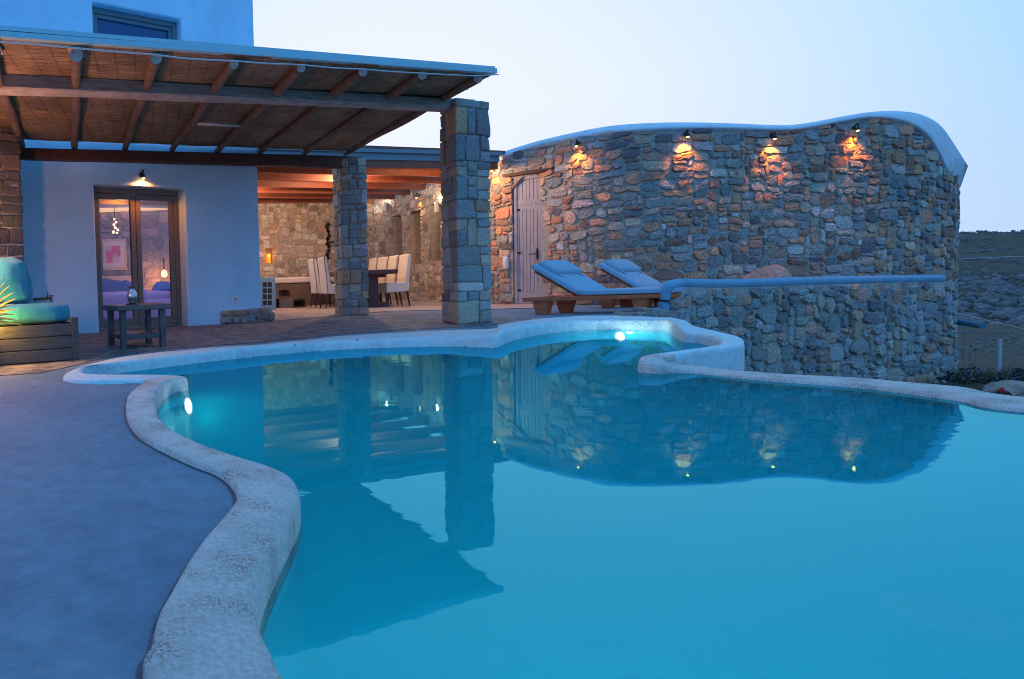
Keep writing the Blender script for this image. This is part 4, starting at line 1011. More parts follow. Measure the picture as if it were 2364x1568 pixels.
# outer beam: over the big pillar and out of frame to the left
OB = Pl(bc - X1r * 0 + Y1r * -.10, bc)  # placeholder
pR = Vector((bc.x, bc.y - .10, 0)); tdir = (IB.w(IB.L, 0) - IB.w(0, 0)).normalized()
tdir = (tdir + Vector((0.02, -.05, 0))).normalized()
OB = Pl(pR - tdir * 6, pR)
zR = OB.px(1030, 249)[1]; zRt = OB.px(1030, 225)[1]; zL = OB.px(4, 205)[1]; zLt = OB.px(4, 164)[1]
uR = OB.px(1098, 238)[0]; uL = OB.px(4, 190)[0]
mb = MB(); sl = (zR - zL) / (OB.px(1030, 249)[0] - uL)
ext = 1.2
beam(mb, OB.w(uL - ext, zL - sl * ext), OB.w(uR, zL + sl * (uR - uL)), zLt - zL, zRt - zR, .17, OB.n, n=24, jit=.012)
mb.build('outer_beam', M['wood_grey'], perg)
# roof plane: outer edge line (fascia) beyond the outer beam
FD = Pl(OB.w(0, 0, .72), OB.w(6, 0, .72))
def edge(px, py): a = FD.px(px, py); return FD.w(a[0], a[1])
ft0, ft1 = edge(0, 71), edge(1148, 158); fb0, fb1 = edge(0, 84), edge(1148, 169)
dirf = (ft1 - ft0).normalized(); ftm = ft0 - dirf * 1.2; fbm = fb0 - (fb1 - fb0).normalized() * 1.2
mb = MB(); nb = FD.n
mb.add([fbm, fb1, ft1, ftm, fbm - nb * .05, fb1 - nb * .05, ft1 - nb * .05, ftm - nb * .05], [(0, 1, 2, 3), (4, 7, 6, 5), (0, 4, 5, 1), (3, 2, 6, 7), (1, 5, 6, 2), (0, 3, 7, 4)])
mb.build('fascia', M['fascia'], perg)
# inner edge of the roof (at the house wall)
ui0 = IB.px(-60, 325)[0]; RI0 = IB.w(ui0, IB.px(0, 327)[1] + .02, -.02); RI1 = IB.w(IB.px(800, 352)[0], IB.px(800, 352)[1] + .03, -.05)
RO0 = fbm + Vector((0, 0, .005)) - nb * .02; RO1 = fb1 + Vector((0, 0, .0)) - nb * .02
nu, nv = 60, 46; mb = MB(); vs = []; uvs = []
r = random.Random(4)
for j in range(nv + 1):
    tv = j / nv; a_, b_ = RI0.lerp(RO0, tv), RI1.lerp(RO1, tv); w_ = (b_ - a_).length
    rag = (r.random() - .5) * .05
    for i in range(nu + 1):
        tu_ = i / nu; p = a_.lerp(b_, tu_)
        if i == nu and 0 < j < nv: p = p + (b_ - a_).normalized() * rag
        sag = noise.noise(Vector((tu_ * 9, tv * 4, 0))) * .012
        vs.append(p + Vector((0, 0, sag))); uvs.append((tu_ * w_, tv * (RO0 - RI0).length))
fs = [(j * (nu + 1) + i, j * (nu + 1) + i + 1, (j + 1) * (nu + 1) + i + 1, (j + 1) * (nu + 1) + i) for j in range(nv) for i in range(nu)]
nvert = len(vs); top = [v + Vector((0, 0, .035)) for v in vs]
fs += [tuple(k + nvert for k in f)[::-1] for f in fs]
rim_ = [i for i in range(nu + 1)] + [j * (nu + 1) + nu for j in range(1, nv + 1)] + [nv * (nu + 1) + i for i in range(nu - 1, -1, -1)] + [j * (nu + 1) for j in range(nv - 1, 0, -1)]
fs += [(rim_[k], rim_[(k + 1) % len(rim_)], rim_[(k + 1) % len(rim_)] + nvert, rim_[k] + nvert) for k in range(len(rim_))]
me = bpy.data.meshes.new('reed_mat'); me.from_pydata([tuple(v) for v in vs + top], [], fs); uvl = me.uv_layers.new(name='UVMap'); U2 = uvs + uvs
for lp in me.loops: uvl.data[lp.index].uv = U2[lp.vertex_index]
link('reed_mat', me, M['reed'], perg, smooth=True)
mb = MB()
for k in range(70):
    t = r.random(); a_, b_ = RI0.lerp(RO0, t), RI1.lerp(RO1, t); d = (b_ - a_).normalized(); mb.tube([b_ - d * .25 + Vector((0, 0, .012)), b_ + d * (.02 + .05 * r.random()) + Vector((0, 0, .012 + (r.random() - .5) * .02))], .005, 5)
mb.build('loose_reeds', M['reed'], perg)
# roof boards above the mat, following the fascia
mb = MB(); off_ = Vector((0, 0, .05)); mb.add([RI0 + off_, RI1 + off_, RO1 + Vector((0, 0, .045)), RO0 + Vector((0, 0, .045)), RI0 + off_ * 1.6, RI1 + off_ * 1.6, RO1 + off_ * 1.5, RO0 + off_ * 1.5], [(0, 1, 2, 3), (4, 7, 6, 5), (0, 4, 5, 1), (1, 5, 6, 2), (2, 6, 7, 3), (3, 7, 4, 0)])
mb.build('roof_sheet', M['fascia'], perg)
# round rafters
raf = [((-150, 118), (-40, 338)), ((14, 122), (48, 340)), ((176, 124), (172, 342)), ((360, 132), (290, 345)), ((540, 145), (400, 348)), ((695, 154), (505, 352)), ((838, 163), (603, 354)), ((975, 170), (705, 356)), ((1104, 178), (803, 357))]
for k, (o_, i_) in enumerate(raf):
    if k == 0: continue
    if k == 1: o_ = (-25, 118)
    p0 = FD.px(o_[0], o_[1] + 3, -.08); A = FD.w(p0[0], p0[1], -.08); p1 = IB.px(i_[0], i_[1] - 6, -.06); B = IB.w(p1[0], p1[1], -.06)
    B = B + (B - A).normalized() * .12; mid_ = A.lerp(B, .5) + Vector(((r.random() - .5) * .03, 0, -.01)); q1 = A.lerp(B, .25) + Vector(((r.random() - .5) * .03, 0, 0)); q2 = A.lerp(B, .75) + Vector(((r.random() - .5) * .03, 0, 0))
    mb = MB(); mb.tube(crom([A, q1, mid_, q2, B], 4), [.043 + .005 * math.sin(j * .9 + k) for j in range(17)], 12, capmi=1); mb.build('rafter_pole', [M['wood_pole'], M['pole_end']], perg, smooth=False)
    mb = MB(); mb.obox(A + Vector((-.06, 0, .055)), Vector((.12, 0, 0)), Vector((0, .2, 0)), Vector((0, 0, .02))); mb.build('packing_block', M['wood_grey'], perg)
# cable along the eave, and the small tube lamp under the mat
cp = []
cyp = [(0, 97), (90, 103), (170, 111), (250, 118), (350, 126), (440, 136), (540, 141), (620, 147), (695, 150), (770, 157), (838, 160), (910, 166), (985, 170), (1060, 174), (1104, 175), (1150, 172)]
for x, y in cyp: a_ = FD.px(x, y, .02); cp.append(FD.w(a_[0], a_[1], .02))
mb = MB(); mb.tube(crom([cp[0] - (cp[1] - cp[0]) * 2] + cp, 4), .006, 6); mb.build('eave_cable', M['cable'], perg, smooth=True)
ta = RI0.lerp(RI1, .0); 
def roofpt(px, py):
    r_ = ray(px, py); nrm = (RI1 - RI0).cross(RO0 - RI0); k = (RI0 - C0).dot(nrm) / r_.dot(nrm); return C0 + r_ * k
q0, q1 = roofpt(455, 279), roofpt(555, 284); mb = MB(); dn = Vector((0, 0, -.03)); mb.tube([q0 + dn, q1 + dn], .018, 10); mb.build('tube_fitting', M['white_plastic'], perg, smooth=True)

# ================================================================== REAR PERGOLA
rp = empty('rear_pergola', PD(850, 12, 2.8), 'flat rear pergola of red brown rafters over the dining terrace', 'pergola')
RF = Pl(PD(598, 10.9), PD(1010, 12.0)); zb_ = 2.69
ru0 = -.6; ru1 = RF.px(1160, 380)[0]
RFa = Pl(RF.w(0, 0, .45), RF.w(5, 0, .45))
uA, uB = RFa.px(560, 350)[0], RFa.px(1153, 360)[0]
zt0 = RFa.px(820, 345)[1]; zt1 = RFa.px(1150, 354)[1]; zm0 = RFa.px(820, 368)[1]; zm1 = RFa.px(1150, 374)[1]
def lerp_z(u, za_, zb2): t = (u - RFa.px(820, 345)[0]) / (RFa.px(1150, 354)[0] - RFa.px(820, 345)[0]); return za_ + (zb2 - za_) * t
mb = MB()
def slab(mb, pl, u0, u1, zl0, zl1, zh0, zh1, o0, o1):
    mb.add([pl.w(u0, zl0, o1), pl.w(u1, zl1, o1), pl.w(u1, zh1, o1), pl.w(u0, zh0, o1), pl.w(u0, zl0, o0), pl.w(u1, zl1, o0), pl.w(u1, zh1, o0), pl.w(u0, zh0, o0)], [(0, 1, 2, 3), (4, 7, 6, 5), (0, 4, 5, 1), (3, 2, 6, 7), (1, 5, 6, 2), (0, 3, 7, 4)])
slab(mb, RFa, uA, uB, lerp_z(uA, zm0, zm1), lerp_z(uB, zm0, zm1), lerp_z(uA, zt0, zt1), lerp_z(uB, zt0, zt1), -.04, 0)
slab(mb, RFa, uA, uB + .03, lerp_z(uA, zt0, zt1) - .05, lerp_z(uB, zt0, zt1) - .05, lerp_z(uA, zt0, zt1) + .012, lerp_z(uB, zt0, zt1) + .012, 0.002, .05)
mb.build('fascia', mat('blue_grey_fascia', (.16, .26, .32), .5), rp)
mb = MB(); slab(mb, RFa, uA, uB - .02, lerp_z(uA, zm0, zm1) - .13, lerp_z(uB, zm0, zm1) - .13, lerp_z(uA, zm0, zm1) + .01, lerp_z(uB, zm0, zm1) + .01, -.10, -.02); mb.build('front_beam', M['wood_red'], rp)
mb = MB(); slab(mb, RFa, uA, uB + .2, 2.90, 2.90, 2.97, 2.97, -7.2, -.05); mb.build('ceiling_boards', M['wood_red'], rp)
for k in range(8):
    off_ = -.78 * k; pl = Pl(RF.w(0, 0, off_), RF.w(5, 0, off_))
    # end where the curved wall is
    best = pl.px(1140, 400)[0]
    for px in range(860, 1160, 4):
        h = MW.hit(px, 440)
        if h is None: continue
        q, _n = MW.at(h[0]); side = (q - pl.a).dot(pl.n)
        if side > 0: best = (q - pl.a).dot(pl.t); break
    mb = MB(); mb.obox(pl.w(ru0, zb_, 0), pl.t * (best + .12 - ru0), -pl.n * .08, Vector((0, 0, .17))); mb.build('rafter', M['wood_red'], rp, bevel=.006)
for (x, d, pw) in ((560, 14.0, 130), (818, 12.9, 130), (1075, 11.8, 60)):  # unseen fill lamps without fittings, added to warm the rear terrace
    q = PD(x, d, 2.60); lamp('terrace_fill', 'POINT', q, pw, (1, .60, .36), rp, .04)

# ================================================================== REAR TERRACE OBJECTS
tub = empty('hot_tub', PD(700, 14.6, ZD), 'square hot tub with pale rim against the rear stone wall', 'hot tub')
TP = Pl(P(640, 711), P(712, 706)); tu1 = 2.25; tz_ = .70
mb = MB(); mb.obox(TP.w(-.05, ZD, 0), TP.t * tu1, -TP.n * 1.9, Vector((0, 0, tz_ - ZD - .09))); mb.build('cabinet', M['tub'], tub, bevel=.02)
mb = MB(); mb.obox(TP.w(-.09, tz_ - .09, .04), TP.t * (tu1 + .08), -TP.n * 1.98, Vector((0, 0, .13))); mb.build('rim', M['tub_cover'], tub, bevel=.03)
mb = MB(); fbox(mb, TP, 719, 732, 651.5, 657, .0, .012); mb.build('control_display', M['panel_glow'], tub)
stp = empty('tub_steps', TP.w(.4, ZD, .3), 'two brown open steps in front of the hot tub', 'steps')
mb = MB()
SP = Pl(P(650, 712), P(706, 707))
def frame_box(mb, u0, u1, z0, z1, o0, o1):
    mb.obox(SP.w(u0, z0, o0), SP.t * .05, SP.n * (o1 - o0), Vector((0, 0, z1 - z0))); mb.obox(SP.w(u1 - .05, z0, o0), SP.t * .05, SP.n * (o1 - o0), Vector((0, 0, z1 - z0)))
    mb.obox(SP.w(u0, z1, o0), SP.t * (u1 - u0), SP.n * (o1 - o0), Vector((0, 0, .05))); mb.obox(SP.w(u0 + .05, z0, o0), SP.t * (u1 - u0 - .1), SP.n * .02, Vector((0, 0, z1 - z0))); mb.obox(SP.w(u0 + .05, z0, o0 + .02), SP.t * (u1 - u0 - .1), SP.n * (o1 - o0 - .02), Vector((0, 0, .04)))
frame_box(mb, .0, .60, ZD, .22, -.05, .28); mb.build('lower_step', M['tub'], stp)
mb = MB(); frame_box(mb, -.05, .50, .275, .46, -.34, -.06); mb.build('upper_step', M['tub'], stp)
gr = empty('slatted_cabinet', P(620, 709.6), 'narrow blue grey cabinet with dark square openings beside the white wall', 'cabinet')
GP = Pl(PD(605, 13.0), PD(636, 13.15)); mb = MB(); gz = GP.px(620, 641)[1]; mb.obox(GP.w(-.3, ZD, 0), GP.t * (GP.L + .3), -GP.n * .3, Vector((0, 0, gz - ZD))); mb.build('casing', M['render_blue'], gr, bevel=.01)
mb = MB()
for j in range(4):
    for (a_, b_) in ((607.5, 616), (618.5, 627.5)): fbox(mb, GP, a_, b_, 652 + j * 14, 662.5 + j * 14, .001, .006)
mb.build('openings', M['black'], gr)
# dining table
dt = empty('dining_table', PD(870, 13, ZD), 'dark wooden trestle dining table behind the slim pillar', 'table')
tx0, tx1 = 4.45, PD(917, 12.4).x; ty0, ty1 = 12.35, 14.7
mb = MB(); rbox(mb, ((tx0 + tx1) / 2, (ty0 + ty1) / 2, ZD + .71), ((tx1 - tx0) / 2, (ty1 - ty0) / 2, .05), .02, n=5, jit=.01); mb.build('tabletop', M['table_dark'], dt, smooth=True)
for y in (ty0 + .35, ty1 - .4):
    xc = (tx0 + tx1) / 2 + .05; mb = MB(); mb.box(xc - .09, xc + .09, y - .07, y + .07, ZD + .10, ZD + .67); mb.box(xc - .28, xc + .28, y - .08, y + .08, ZD, ZD + .10); mb.box(xc - .25, xc + .25, y - .06, y + .06, ZD + .60, ZD + .665); mb.build('trestle', M['table_dark'], dt, bevel=.01)
def make_chair(label):
    t = empty('dining_chair', (0, 0, 0), label, 'chair', 'cream high backed dining chairs')
    # local: faces +x, back at -x
    mb = MB(); vs = []; prof = [(-.20, .30), (-.215, .60), (-.26, 1.02), (-.245, 1.05), (-.20, 1.03), (-.15, .62), (-.13, .48), (.22, .48), (.24, .45), (.24, .28)]
    n = len(prof)
    for y in (-.235, .235): vs += [(p[0], y, p[1]) for p in prof]
    fs = [tuple(range(n)), tuple(range(n, 2 * n))[::-1]] + [(i, (i + 1) % n, n + (i + 1) % n, n + i) for i in range(n)]
    mb.add(vs, fs); mb.build('slipcover', M['chair'], t, world=False, bevel=.012)
    mb = MB()
    for y in (-.22,):
        pr = [(-.202, .30), (-.217, .60), (-.264, 1.02), (-.247, 1.054), (-.196, 1.034), (-.146, .62), (-.128, .484)]
        for a_, b_ in zip(pr, pr[1:]): mb.add([(a_[0], y - .018, a_[1]), (a_[0], y + .018, a_[1]), (b_[0], y + .018, b_[1]), (b_[0], y - .018, b_[1])], [(0, 1, 2, 3)])
    mb.build('centre_band', M['chair_band'], t, world=False)
    for (x, y) in ((-.18, -.19), (-.18, .19), (.2, -.19), (.2, .19)):
        mb = MB(); mb.tube([(x - (.05 if x < 0 else 0), y, 0), (x, y, .3)], [.016, .022], 6); mb.build('leg', M['table_dark'], t, world=False)
    return t
def copy_tree(o, parent=None):
    c = o.copy(); col.objects.link(c)
    if parent is not None: c.parent = parent
    for ch_ in list(o.children): copy_tree(ch_, c)
    return c
ch0 = make_chair('x'); first = True
spots = [(5.42, 12.85, math.pi, 'cream dining chair nearest the camera on the right of the table'), (5.42, 13.4, math.pi, 'cream dining chair second along the right side of the table'), (5.42, 13.95, math.pi, 'cream dining chair third along the right side of the table'), (5.42, 14.5, math.pi, 'cream dining chair farthest back on the right side of the table'),
         (4.22, 12.95, 0, 'cream dining chair just left of the slim pillar, nearest the pillar'), (4.20, 13.60, 0, 'cream dining chair farther from the pillar in the left row, beside the hot tub')]
for (x, y, rz, lb) in spots:
    c = ch0 if first else copy_tree(ch0); first = False; c.location = (x, y, ZD + .01); c.rotation_euler = (0, 0, rz + R_.uniform(-.06, .06)); c['label'] = lb

# ================================================================== LOUNGERS
SHEAR = None
def make_lounger(label):
    t = empty('sun_lounger', (0, 0, 0), label, 'sun lounger', 'grey blue sun loungers in front of the stone wall')
    L_, Wd = 1.92, .66
    mb = MB(); zt = .24
    mb.box(0, L_, 0, .05, zt - .055, zt); mb.box(0, L_, Wd - .05, Wd, zt - .055, zt); mb.box(0, .06, .05, Wd - .05, zt - .055, zt); mb.box(L_ - .06, L_, .05, Wd - .05, zt - .055, zt)
    for k in range(14): mb.box(.09 + k * .13, .17 + k * .13, .05, Wd - .05, zt - .03, zt - .008)
    mb.build('frame', M['teak'], t, world=False, bevel=.006)
    for (x, y) in ((.20, .035), (.20, Wd - .155), (1.42, .035), (1.42, Wd - .155)):
        mb = MB(); a_, b_ = .10, .065; zz = zt - .056
        mb.add([(x - a_, y, zz), (x + a_, y, zz), (x + a_, y + .12, zz), (x - a_, y + .12, zz), (x - b_, y + .015, 0), (x + b_, y + .015, 0), (x + b_, y + .105, 0), (x - b_, y + .105, 0)], [(0, 1, 2, 3), (4, 7, 6, 5), (0, 4, 5, 1), (1, 5, 6, 2), (2, 6, 7, 3), (3, 7, 4, 0)])
        mb.build('leg', M['teak'], t, world=False, bevel=.004)
    hx = .62; ex, ez = .12, zt + .34
    # tilted back board
    d = Vector((ex - hx, 0, ez - zt)); dl_ = d.length; d.normalize(); nz = Vector((-d.z, 0, d.x)) * -1
    mb = MB(); mb.obox(Vector((hx, .05, zt + .005)), d * dl_, Vector((0, Wd - .1, 0)), nz * .03); mb.build('back_board', M['teak'], t, world=False)
    # mattress: seat + back, one mesh
    mb = MB(); rbox(mb, ((hx + L_ - .02) / 2 + .03, Wd / 2, zt + .044), ((L_ - .02 - hx) / 2, Wd / 2 - .01, .038), .024, n=7, puff=.006)
    c = Vector((hx, Wd / 2, zt + .005)) + d * (dl_ / 2 + .02) + nz * .070
    rbox(mb, c, (dl_ / 2 + .04, Wd / 2 - .01, .038), .026, tuple(d), (0, 1, 0), tuple(nz), n=7, puff=.006)
    mb.build('mattress', M['lounge'], t, world=False, smooth=True)
    c = Vector((hx, Wd / 2, zt + .005)) + d * (dl_ - .10) + nz * .135
    mb = MB(); rbox(mb, c, (.14, .27, .045), .04, tuple(d), (0, 1, 0), tuple(nz), n=7, puff=.01); pw = mb.build('head_pillow', M['lounge'], t, world=False, smooth=True)
    for y in (.10, Wd - .14):
        mb = MB(); mb.obox(Vector((hx, y, zt + .005)) + d * (dl_ - .30) + nz * .122, d * .34, Vector((0, .04, 0)), nz * .008); mb.build('strap', M['lounge'], t, world=False)
    return t
la = P(1234, 727.6); lb_ = P(1455, 722.5); ldir = (lb_ - la); ang = math.atan2(ldir.y, ldir.x)
lo = make_lounger('grey blue sun lounger nearer the pool, standing clear of the parapet')
for ch_ in lo.children:                       # the lounger's own skewed footprint
    for v in ch_.data.vertices: v.co = Vector((v.co.x * .98 + v.co.y * .95, v.co.y * .80, v.co.z * 1.0))
    ch_.data.update()
base = la - Vector((math.cos(ang), math.sin(ang), 0)) * .15; lo.location = (base.x, base.y, ZD); lo.rotation_euler = (0, 0, ang)
sf = ((PD(1532, 8.5) - PD(1213, 8.6)).length) / 1.92
lo2 = copy_tree(lo); q = P(1394, 712.6); lo2.location = (q.x - .20, q.y + .02, ZD); lo2.rotation_euler = (0, 0, ang + .01)
lo2['label'] = 'grey blue sun lounger farther back, its foot end behind the parapet'

# ================================================================== DAYBED, COFFEE TABLE, VASE
day = empty('daybed', P(100, 830), 'dark plank daybed at the left edge of the terrace', 'daybed')
A = P(184, 832.4); B = P(0, 846.6); C = P(192, 808)
ux = (A - B).normalized(); uy = Vector((-ux.y, ux.x, 0)); dd_ = .80; A0 = A - ux * 2.2
mb = MB(); zt = .34
for k in range(3):
    z0 = ZD + .012 + k * .098; mb.obox(A0 + Vector((0, 0, z0 - ZD)), ux * (2.2 - .055), uy * .025, Vector((0, 0, .092)))
    mb.obox(A + uy * .06 - ux * .027 + Vector((0, 0, z0 - ZD)), ux * .022, uy * (dd_ - .1), Vector((0, 0, .092)))
mb.build('planks', M['sofa_wood'], day, bevel=.003)
mb = MB(); mb.obox(A - ux * .055 + uy * -.004 + Vector((0, 0, .004)), ux * .055, uy * .06, Vector((0, 0, .34))); mb.obox(A - ux * .055 + uy * (dd_ - .05) + Vector((0, 0, .004)), ux * .055, uy * .05, Vector((0, 0, .34)))
mb.obox(A0 + uy * .03 + Vector((0, 0, .02)), ux * 2.14, uy * (dd_ - .08), Vector((0, 0, .27))); mb.build('frame', M['sofa_wood'], day, bevel=.004)
mb = MB(); cc = A - ux * 1.12 + uy * (dd_ / 2 + .02) + Vector((0, 0, .385)); rbox(mb, cc, (1.08, dd_ / 2 + .0, .075), .06, ux, uy, n=10, jit=.014, puff=.02, seed=2)
tag(mb.build('seat_cushion', M['turq'], smooth=True), 'long turquoise seat cushion lying on the daybed', 'cushion')
for k_, (du, dv, lean, lb) in enumerate(((.60, .34, .10, 'plump turquoise back cushion leaning at the left end of the daybed, in front'), (.52, .58, .16, 'darker turquoise cushion standing behind the front one on the daybed'))):
    bk = A - ux * du + uy * dv + Vector((0, 0, .635)); mb = MB(); zz = (Vector((0, 0, 1)) + uy * lean * 1.6 - ux * .10).normalized(); xx = (ux + Vector((0, 0, .10))).normalized()
    rbox(mb, bk, (.27, .21, .13), .10, xx, zz, -uy, n=12, jit=.035, puff=.05, seed=7 + k_ * 5)
    tag(mb.build('back_cushion', M['turq'], smooth=True), lb, 'cushion')
ct = empty('coffee_table', P(320, 800), 'square dark painted coffee table in front of the glazed door', 'table')
c1, c2, c3 = P(281, 807.8), P(385, 801), P(262, 792)
vx = (c2 - c1); wt = vx.length; vx.normalize(); vy = Vector((-vx.y, vx.x, 0)); dt_ = .46
zt = P(281, 807.8); ztop = ZD + .405
for (a_, b_) in ((0, 0), (wt - .055, 0), (0, dt_ - .055), (wt - .055, dt_ - .055)):
    mb = MB(); mb.obox(c1 + vx * a_ + vy * b_, vx * .055, vy * .055, Vector((0, 0, ztop - ZD - .05))); mb.build('leg', M['table_wood'], ct, bevel=.004)
mb = MB(); mb.obox(c1 - vx * .05 - vy * .05 + Vector((0, 0, ztop - ZD - .05)), vx * (wt + .1), vy * (dt_ + .1), Vector((0, 0, .05))); mb.build('tabletop', M['table_wood'], ct, bevel=.008)
mb = MB(); mb.obox(c1 + vx * .055 + vy * .012 + Vector((0, 0, .09)), vx * (wt - .11), vy * (dt_ - .024), Vector((0, 0, .045))); mb.obox(c1 + vy * .055 + vx * .01 + Vector((0, 0, .09)), vx * .035, vy * (dt_ - .11), Vector((0, 0, .043)));  mb.build('shelf', M['table_wood'], ct, bevel=.003)
vc = c1 + vx * (wt * .42) + vy * (dt_ * .45); vc.z = ztop
vz = empty('metal_vase', vc, 'small pewter flower vase on the coffee table', 'vase')
mb = MB(); mb.lathe([(.0, .006), (.035, .006), (.032, .02), (.045, .05), (.052, .075), (.045, .105), (.028, .135), (.026, .15), (.042, .172), (.046, .176), (.03, .172), (.02, .15)], vc, 24); mb.build('body', M['pewter'], vz, smooth=True)
mb = MB(); mb.lathe([(0.001, .006), (.07, .006), (.072, .001), (.001, .0005)], vc, 20); mb.build('mat', M['metal_dark'], vz)
# spiky plant lit by the spotlight
b_ = PY(-38, 764, 4.6); sp_ = empty('spiky_plant', b_, 'spiky plant glowing yellow in front of the left end of the daybed', 'plant'); r = random.Random(12); mb = MB()
for (x, y) in ((-12, 628), (4, 640), (12, 652), (22, 660), (30, 676), (36, 690), (31, 702), (38, 714), (33, 726), (44, 740), (30, 748), (52, 752), (-30, 640), (-50, 660), (-5, 668), (8, 690), (12, 715)):
    t_ = PY(x, y, 4.6 + r.uniform(-.12, .06)); m_ = b_.lerp(t_, .5) + Vector((-.02, r.uniform(-.03, .03), .05)); c_ = crom([b_, m_, t_], 5); n_ = len(c_); w0 = .011
    vs = []
    for k, p in enumerate(c_):
        w_ = w0 * math.sin(math.pi * min(.97, .15 + .85 * k / (n_ - 1))) + .0008; vs += [p + Vector((0, 0, w_)), p + Vector((0, -.004, 0)), p - Vector((0, 0, w_))]
    mb.add(vs, [(3 * k + q_, 3 * k + 3 + q_, 3 * k + 4 + q_, 3 * k + 1 + q_) for k in range(n_ - 1) for q_ in (0, 1)])
mb.build('leaves', mat('pale_yellow_leaf', (.55, .52, .16), .6), sp_)
mb = MB(); mb.tube([Vector((b_.x, b_.y, ZD)), Vector(b_)], [.02, .014], 8); mb.build('stem', M['straw'], sp_)
# warm lantern at the left edge by the daybed
q = PY(-16, 745, 4.75); ln = empty('garden_spotlight', (q.x, q.y, ZD), 'warm low spotlight beside the daybed at the left edge', 'lamp')
mb = MB(); mb.tube([Vector((q.x, q.y - .12, ZD)), Vector((q.x, q.y - .12, .30))], .02, 8); mb.build('stem', M['metal_dark'], ln)
mb = MB(); mb.lathe([(.0, .30), (.035, .30), (.045, .36), (.03, .40), (.001, .41)], Vector((q.x, q.y - .12, 0)), 14); mb.build('bulb', M['bulb'], ln, smooth=True)
lamp('lantern_light', 'POINT', Vector((q.x + .03, q.y - .14, .44)), 16, (1, .52, .07), ln, .04)
lamp('column_uplight', 'SPOT', PD(-40, 5.9, .85), 26, (1, .42, .08), ln, .04, target=PD(40, 6.9, 2.4), spot=75)
lamp('terrace_lantern', 'POINT', Vector((-1.30, 4.75, 1.05)), 62, (1, .38, .20), ln, .05)

# ================================================================== RIGHT SIDE DETAILS
q = PY(2305, 882, 9.2); q2 = PY(2308, 783, 9.2); mb = MB(); mb.tube([q - Vector((0, 0, .3)), q, q2], .022, 10)
tag(mb.build('fence_post', M['sign']), 'slim galvanised fence post beyond the pool edge', 'post')
mb = MB(); gy = 10.2
for k in range(46):
    x = PD(2200, gy).x + k * .1
    mb.obox((x, gy, -1.6), (.0018, 0, 0), (0, .002, 0), (0, 0, 1.05))
for k in range(11): mb.obox((PD(2200, gy).x, gy, -1.58 + k * .1), (4.6, 0, 0), (0, .003, 0), (0, 0, .003))
tag(mb.build('wire_fence', mat('dull_wire', (.16, .16, .16), .6)), 'thin wire mesh fence behind the post', 'fence')
for (pts, lb) in ((((2206, 599, 30), (2300, 594, 32), (2420, 590, 34)), 'upper thin cable crossing in front of the hillside'), (((2200, 720, 14), (2290, 742, 13), (2440, 778, 12)), 'lower thin cable sagging down to the right')):
    mb = MB(); mb.tube(crom([PY(x, y, d) for x, y, d in pts], 8), .0035 * pts[0][2] / 10, 5); tag(mb.build('cable', M['cable'], smooth=True), lb, 'cable', 'overhead cables')
q = PY(2330, 900, 7.2); mb = MB(); rock(mb, (q.x + .02, q.y, q.z - .02), .21, 9, sub=4, flat=.65); tag(mb.build('boulder', M['boulder'], smooth=True), 'weathered boulder at the right edge just outside the pool rim', 'boulder')
q = PY(2312, 905, 5.5); mb = MB(); 
for k in range(9): rock(mb, (q.x + R_.uniform(-.02, .02), q.y, q.z + R_.uniform(-.0, .03)), .012, k, sub=1)
tag(mb.build('red_flower', M['red']), 'tiny red flower by the pool rim below the boulder', 'flower')
def shrub(x, y, z, w_, h_, seed, label):
    t = empty('heather_shrub', (x, y, z), label, 'shrub', 'low mauve flowering shrubs beyond the pool'); r = random.Random(seed); mb = MB(); fl = MB(); stm = MB()
    for k in range(1100):
        a_ = r.random() * 6.283; rr_ = math.sqrt(r.random()); px_, py_ = math.cos(a_) * rr_ * w_, math.sin(a_) * rr_ * w_ * .6; top_ = h_ * (1 - rr_ ** 2 * .7) * (.7 + .5 * noise.noise(Vector((px_ * 7, py_ * 7, seed)))); pz = top_ * (.25 + .75 * r.random())
        s = .012 + .012 * r.random(); c = Vector((x + px_, y + py_, z + pz)); d1 = Vector((r.gauss(0, 1), r.gauss(0, 1), r.gauss(0, 1))).normalized() * s; d2 = Vector((r.gauss(0, 1), r.gauss(0, 1), r.gauss(0, 1))).normalized() * s
        (fl if r.random() < .13 and pz > top_ * .6 else mb).add([c, c + d1 * 1.6, c + d1 + d2, c + d2], [(0, 1, 2, 3)])
    for k in range(14):
        a_ = r.random() * 6.283; stm.tube([Vector((x, y, z)), Vector((x + math.cos(a_) * w_ * .6, y + math.sin(a_) * w_ * .4, z + h_ * .7))], [.01, .003], 5)
    mb.build('foliage', M['leaf'], t); fl.build('flowers', M['flower'], t); stm.build('stems', M['straw'], t)
for k, (px, py, d, w_, h_, lb) in enumerate(((2228, 880, 8.6, .30, .28, 'low mauve flowering shrub against the wall foot'), (2268, 882, 8.9, .32, .30, 'bushy mauve flowering shrub between wall foot and fence post'), (2345, 878, 9.0, .34, .26, 'low green shrub at the right edge behind the boulder'))):
    q = PY(px, py, d); shrub(q.x, q.y, q.z - .03, w_, h_, k, lb)
for k in range(1):
    q = PY(2323, 876, 8); q2 = PY(2337, 822, 8); mb = MB(); mb.tube(crom([q, q.lerp(q2, .5) + Vector((.02, 0, 0)), q2, q2 + Vector((.04, 0, -.02))], 4), .004, 5); tag(mb.build('dry_stalk', M['straw'], smooth=True), 'single tall dry stalk right of the fence post', 'plant')

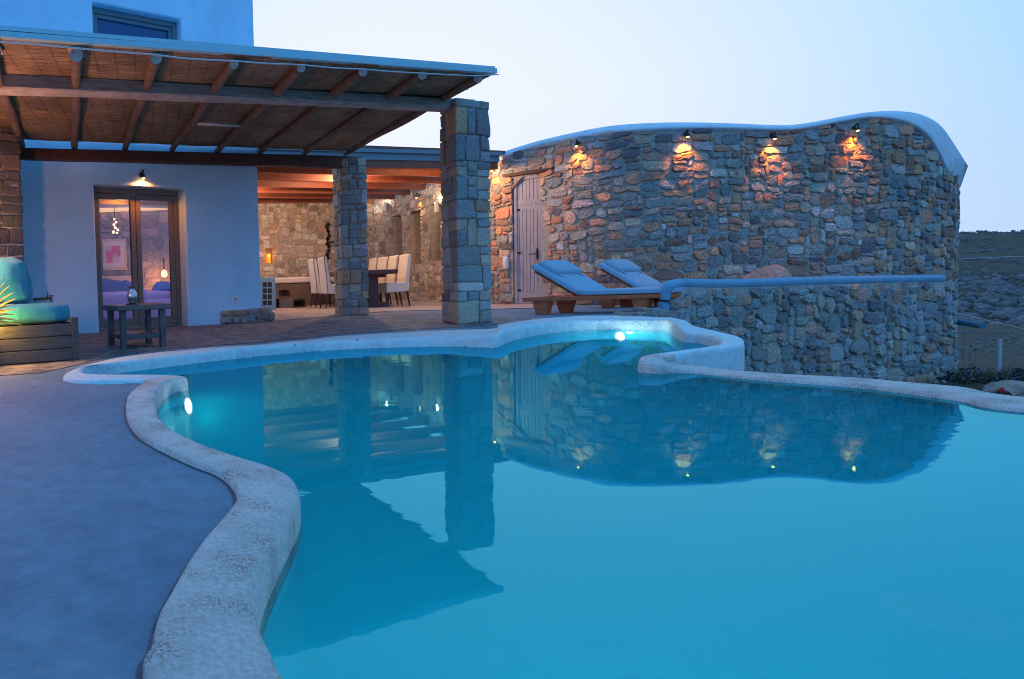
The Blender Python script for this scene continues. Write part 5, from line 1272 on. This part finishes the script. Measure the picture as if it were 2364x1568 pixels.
# ================================================================== SKY AND LIGHT
w = bpy.data.worlds.new('World'); sc.world = w; w.use_nodes = True; nt = w.node_tree; N = nt.nodes; L = nt.links
bg = N['Background']
tc = N.new('ShaderNodeTexCoord'); sep = N.new('ShaderNodeSeparateXYZ'); L.new(tc.outputs['Generated'], sep.inputs[0])
gd = Vector((.36, 1, .05)).normalized()
dt2 = N.new('ShaderNodeVectorMath'); dt2.operation = 'DOT_PRODUCT'; L.new(tc.outputs['Generated'], dt2.inputs[0]); dt2.inputs[1].default_value = tuple(gd)
ra = N.new('ShaderNodeValToRGB'); L.new(dt2.outputs['Value'], ra.inputs[0])   # by angle from the afterglow
el = ra.color_ramp.elements
el[0].position = 0.0; el[0].color = (.16, .54, 1.18, 1); el[1].position = 1.0; el[1].color = (.92, .965, 1.16, 1)
for pos, c in ((.35, (.16, .55, 1.20, 1)), (.62, (.17, .54, 1.12, 1)), (.80, (.24, .58, 1.02, 1)), (.905, (.44, .73, 1.06, 1)), (.965, (.80, .90, 1.10, 1))):
    k = el.new(pos); k.color = c
mrp = N.new('ShaderNodeMapRange'); L.new(dt2.outputs['Value'], mrp.inputs[0]); mrp.inputs[1].default_value = -1; mrp.inputs[2].default_value = 1
L.new(mrp.outputs[0], ra.inputs[0])
# lavender band low on the horizon
mb2 = N.new('ShaderNodeMapRange'); L.new(sep.outputs['Z'], mb2.inputs[0]); mb2.inputs[1].default_value = 0.0; mb2.inputs[2].default_value = .22; mb2.inputs[3].default_value = .45; mb2.inputs[4].default_value = 0
mx = N.new('ShaderNodeMix'); mx.data_type = 'RGBA'; L.new(mb2.outputs[0], mx.inputs['Factor']); L.new(ra.outputs[0], mx.inputs[6]); mx.inputs[7].default_value = (.62, .66, .90, 1)
L.new(mx.outputs[2], bg.inputs['Color']); bg.inputs['Strength'].default_value = 1.0
sun = bpy.data.lights.new('sun', 'SUN'); sun.energy = .12; sun.angle = math.radians(30); sun.color = (1, .85, .75)
so_ = bpy.data.objects.new('sun', sun); col.objects.link(so_); so_.rotation_euler = (math.radians(80), 0, math.radians(190))

sc.view_settings.view_transform = 'Standard'; sc.view_settings.look = 'None'; sc.view_settings.exposure = 0; sc.view_settings.gamma = 1
cy = sc.cycles
cy.use_denoising = True; cy.filter_width = 1.0
try: cy.denoiser = 'OPENIMAGEDENOISE'
except Exception: pass
cy.max_bounces = 6; cy.diffuse_bounces = 3; cy.glossy_bounces = 4; cy.transparent_max_bounces = 12; cy.volume_bounces = 5; cy.max_bounces = 10
cy.caustics_reflective = False; cy.caustics_refractive = False; cy.sample_clamp_indirect = 4
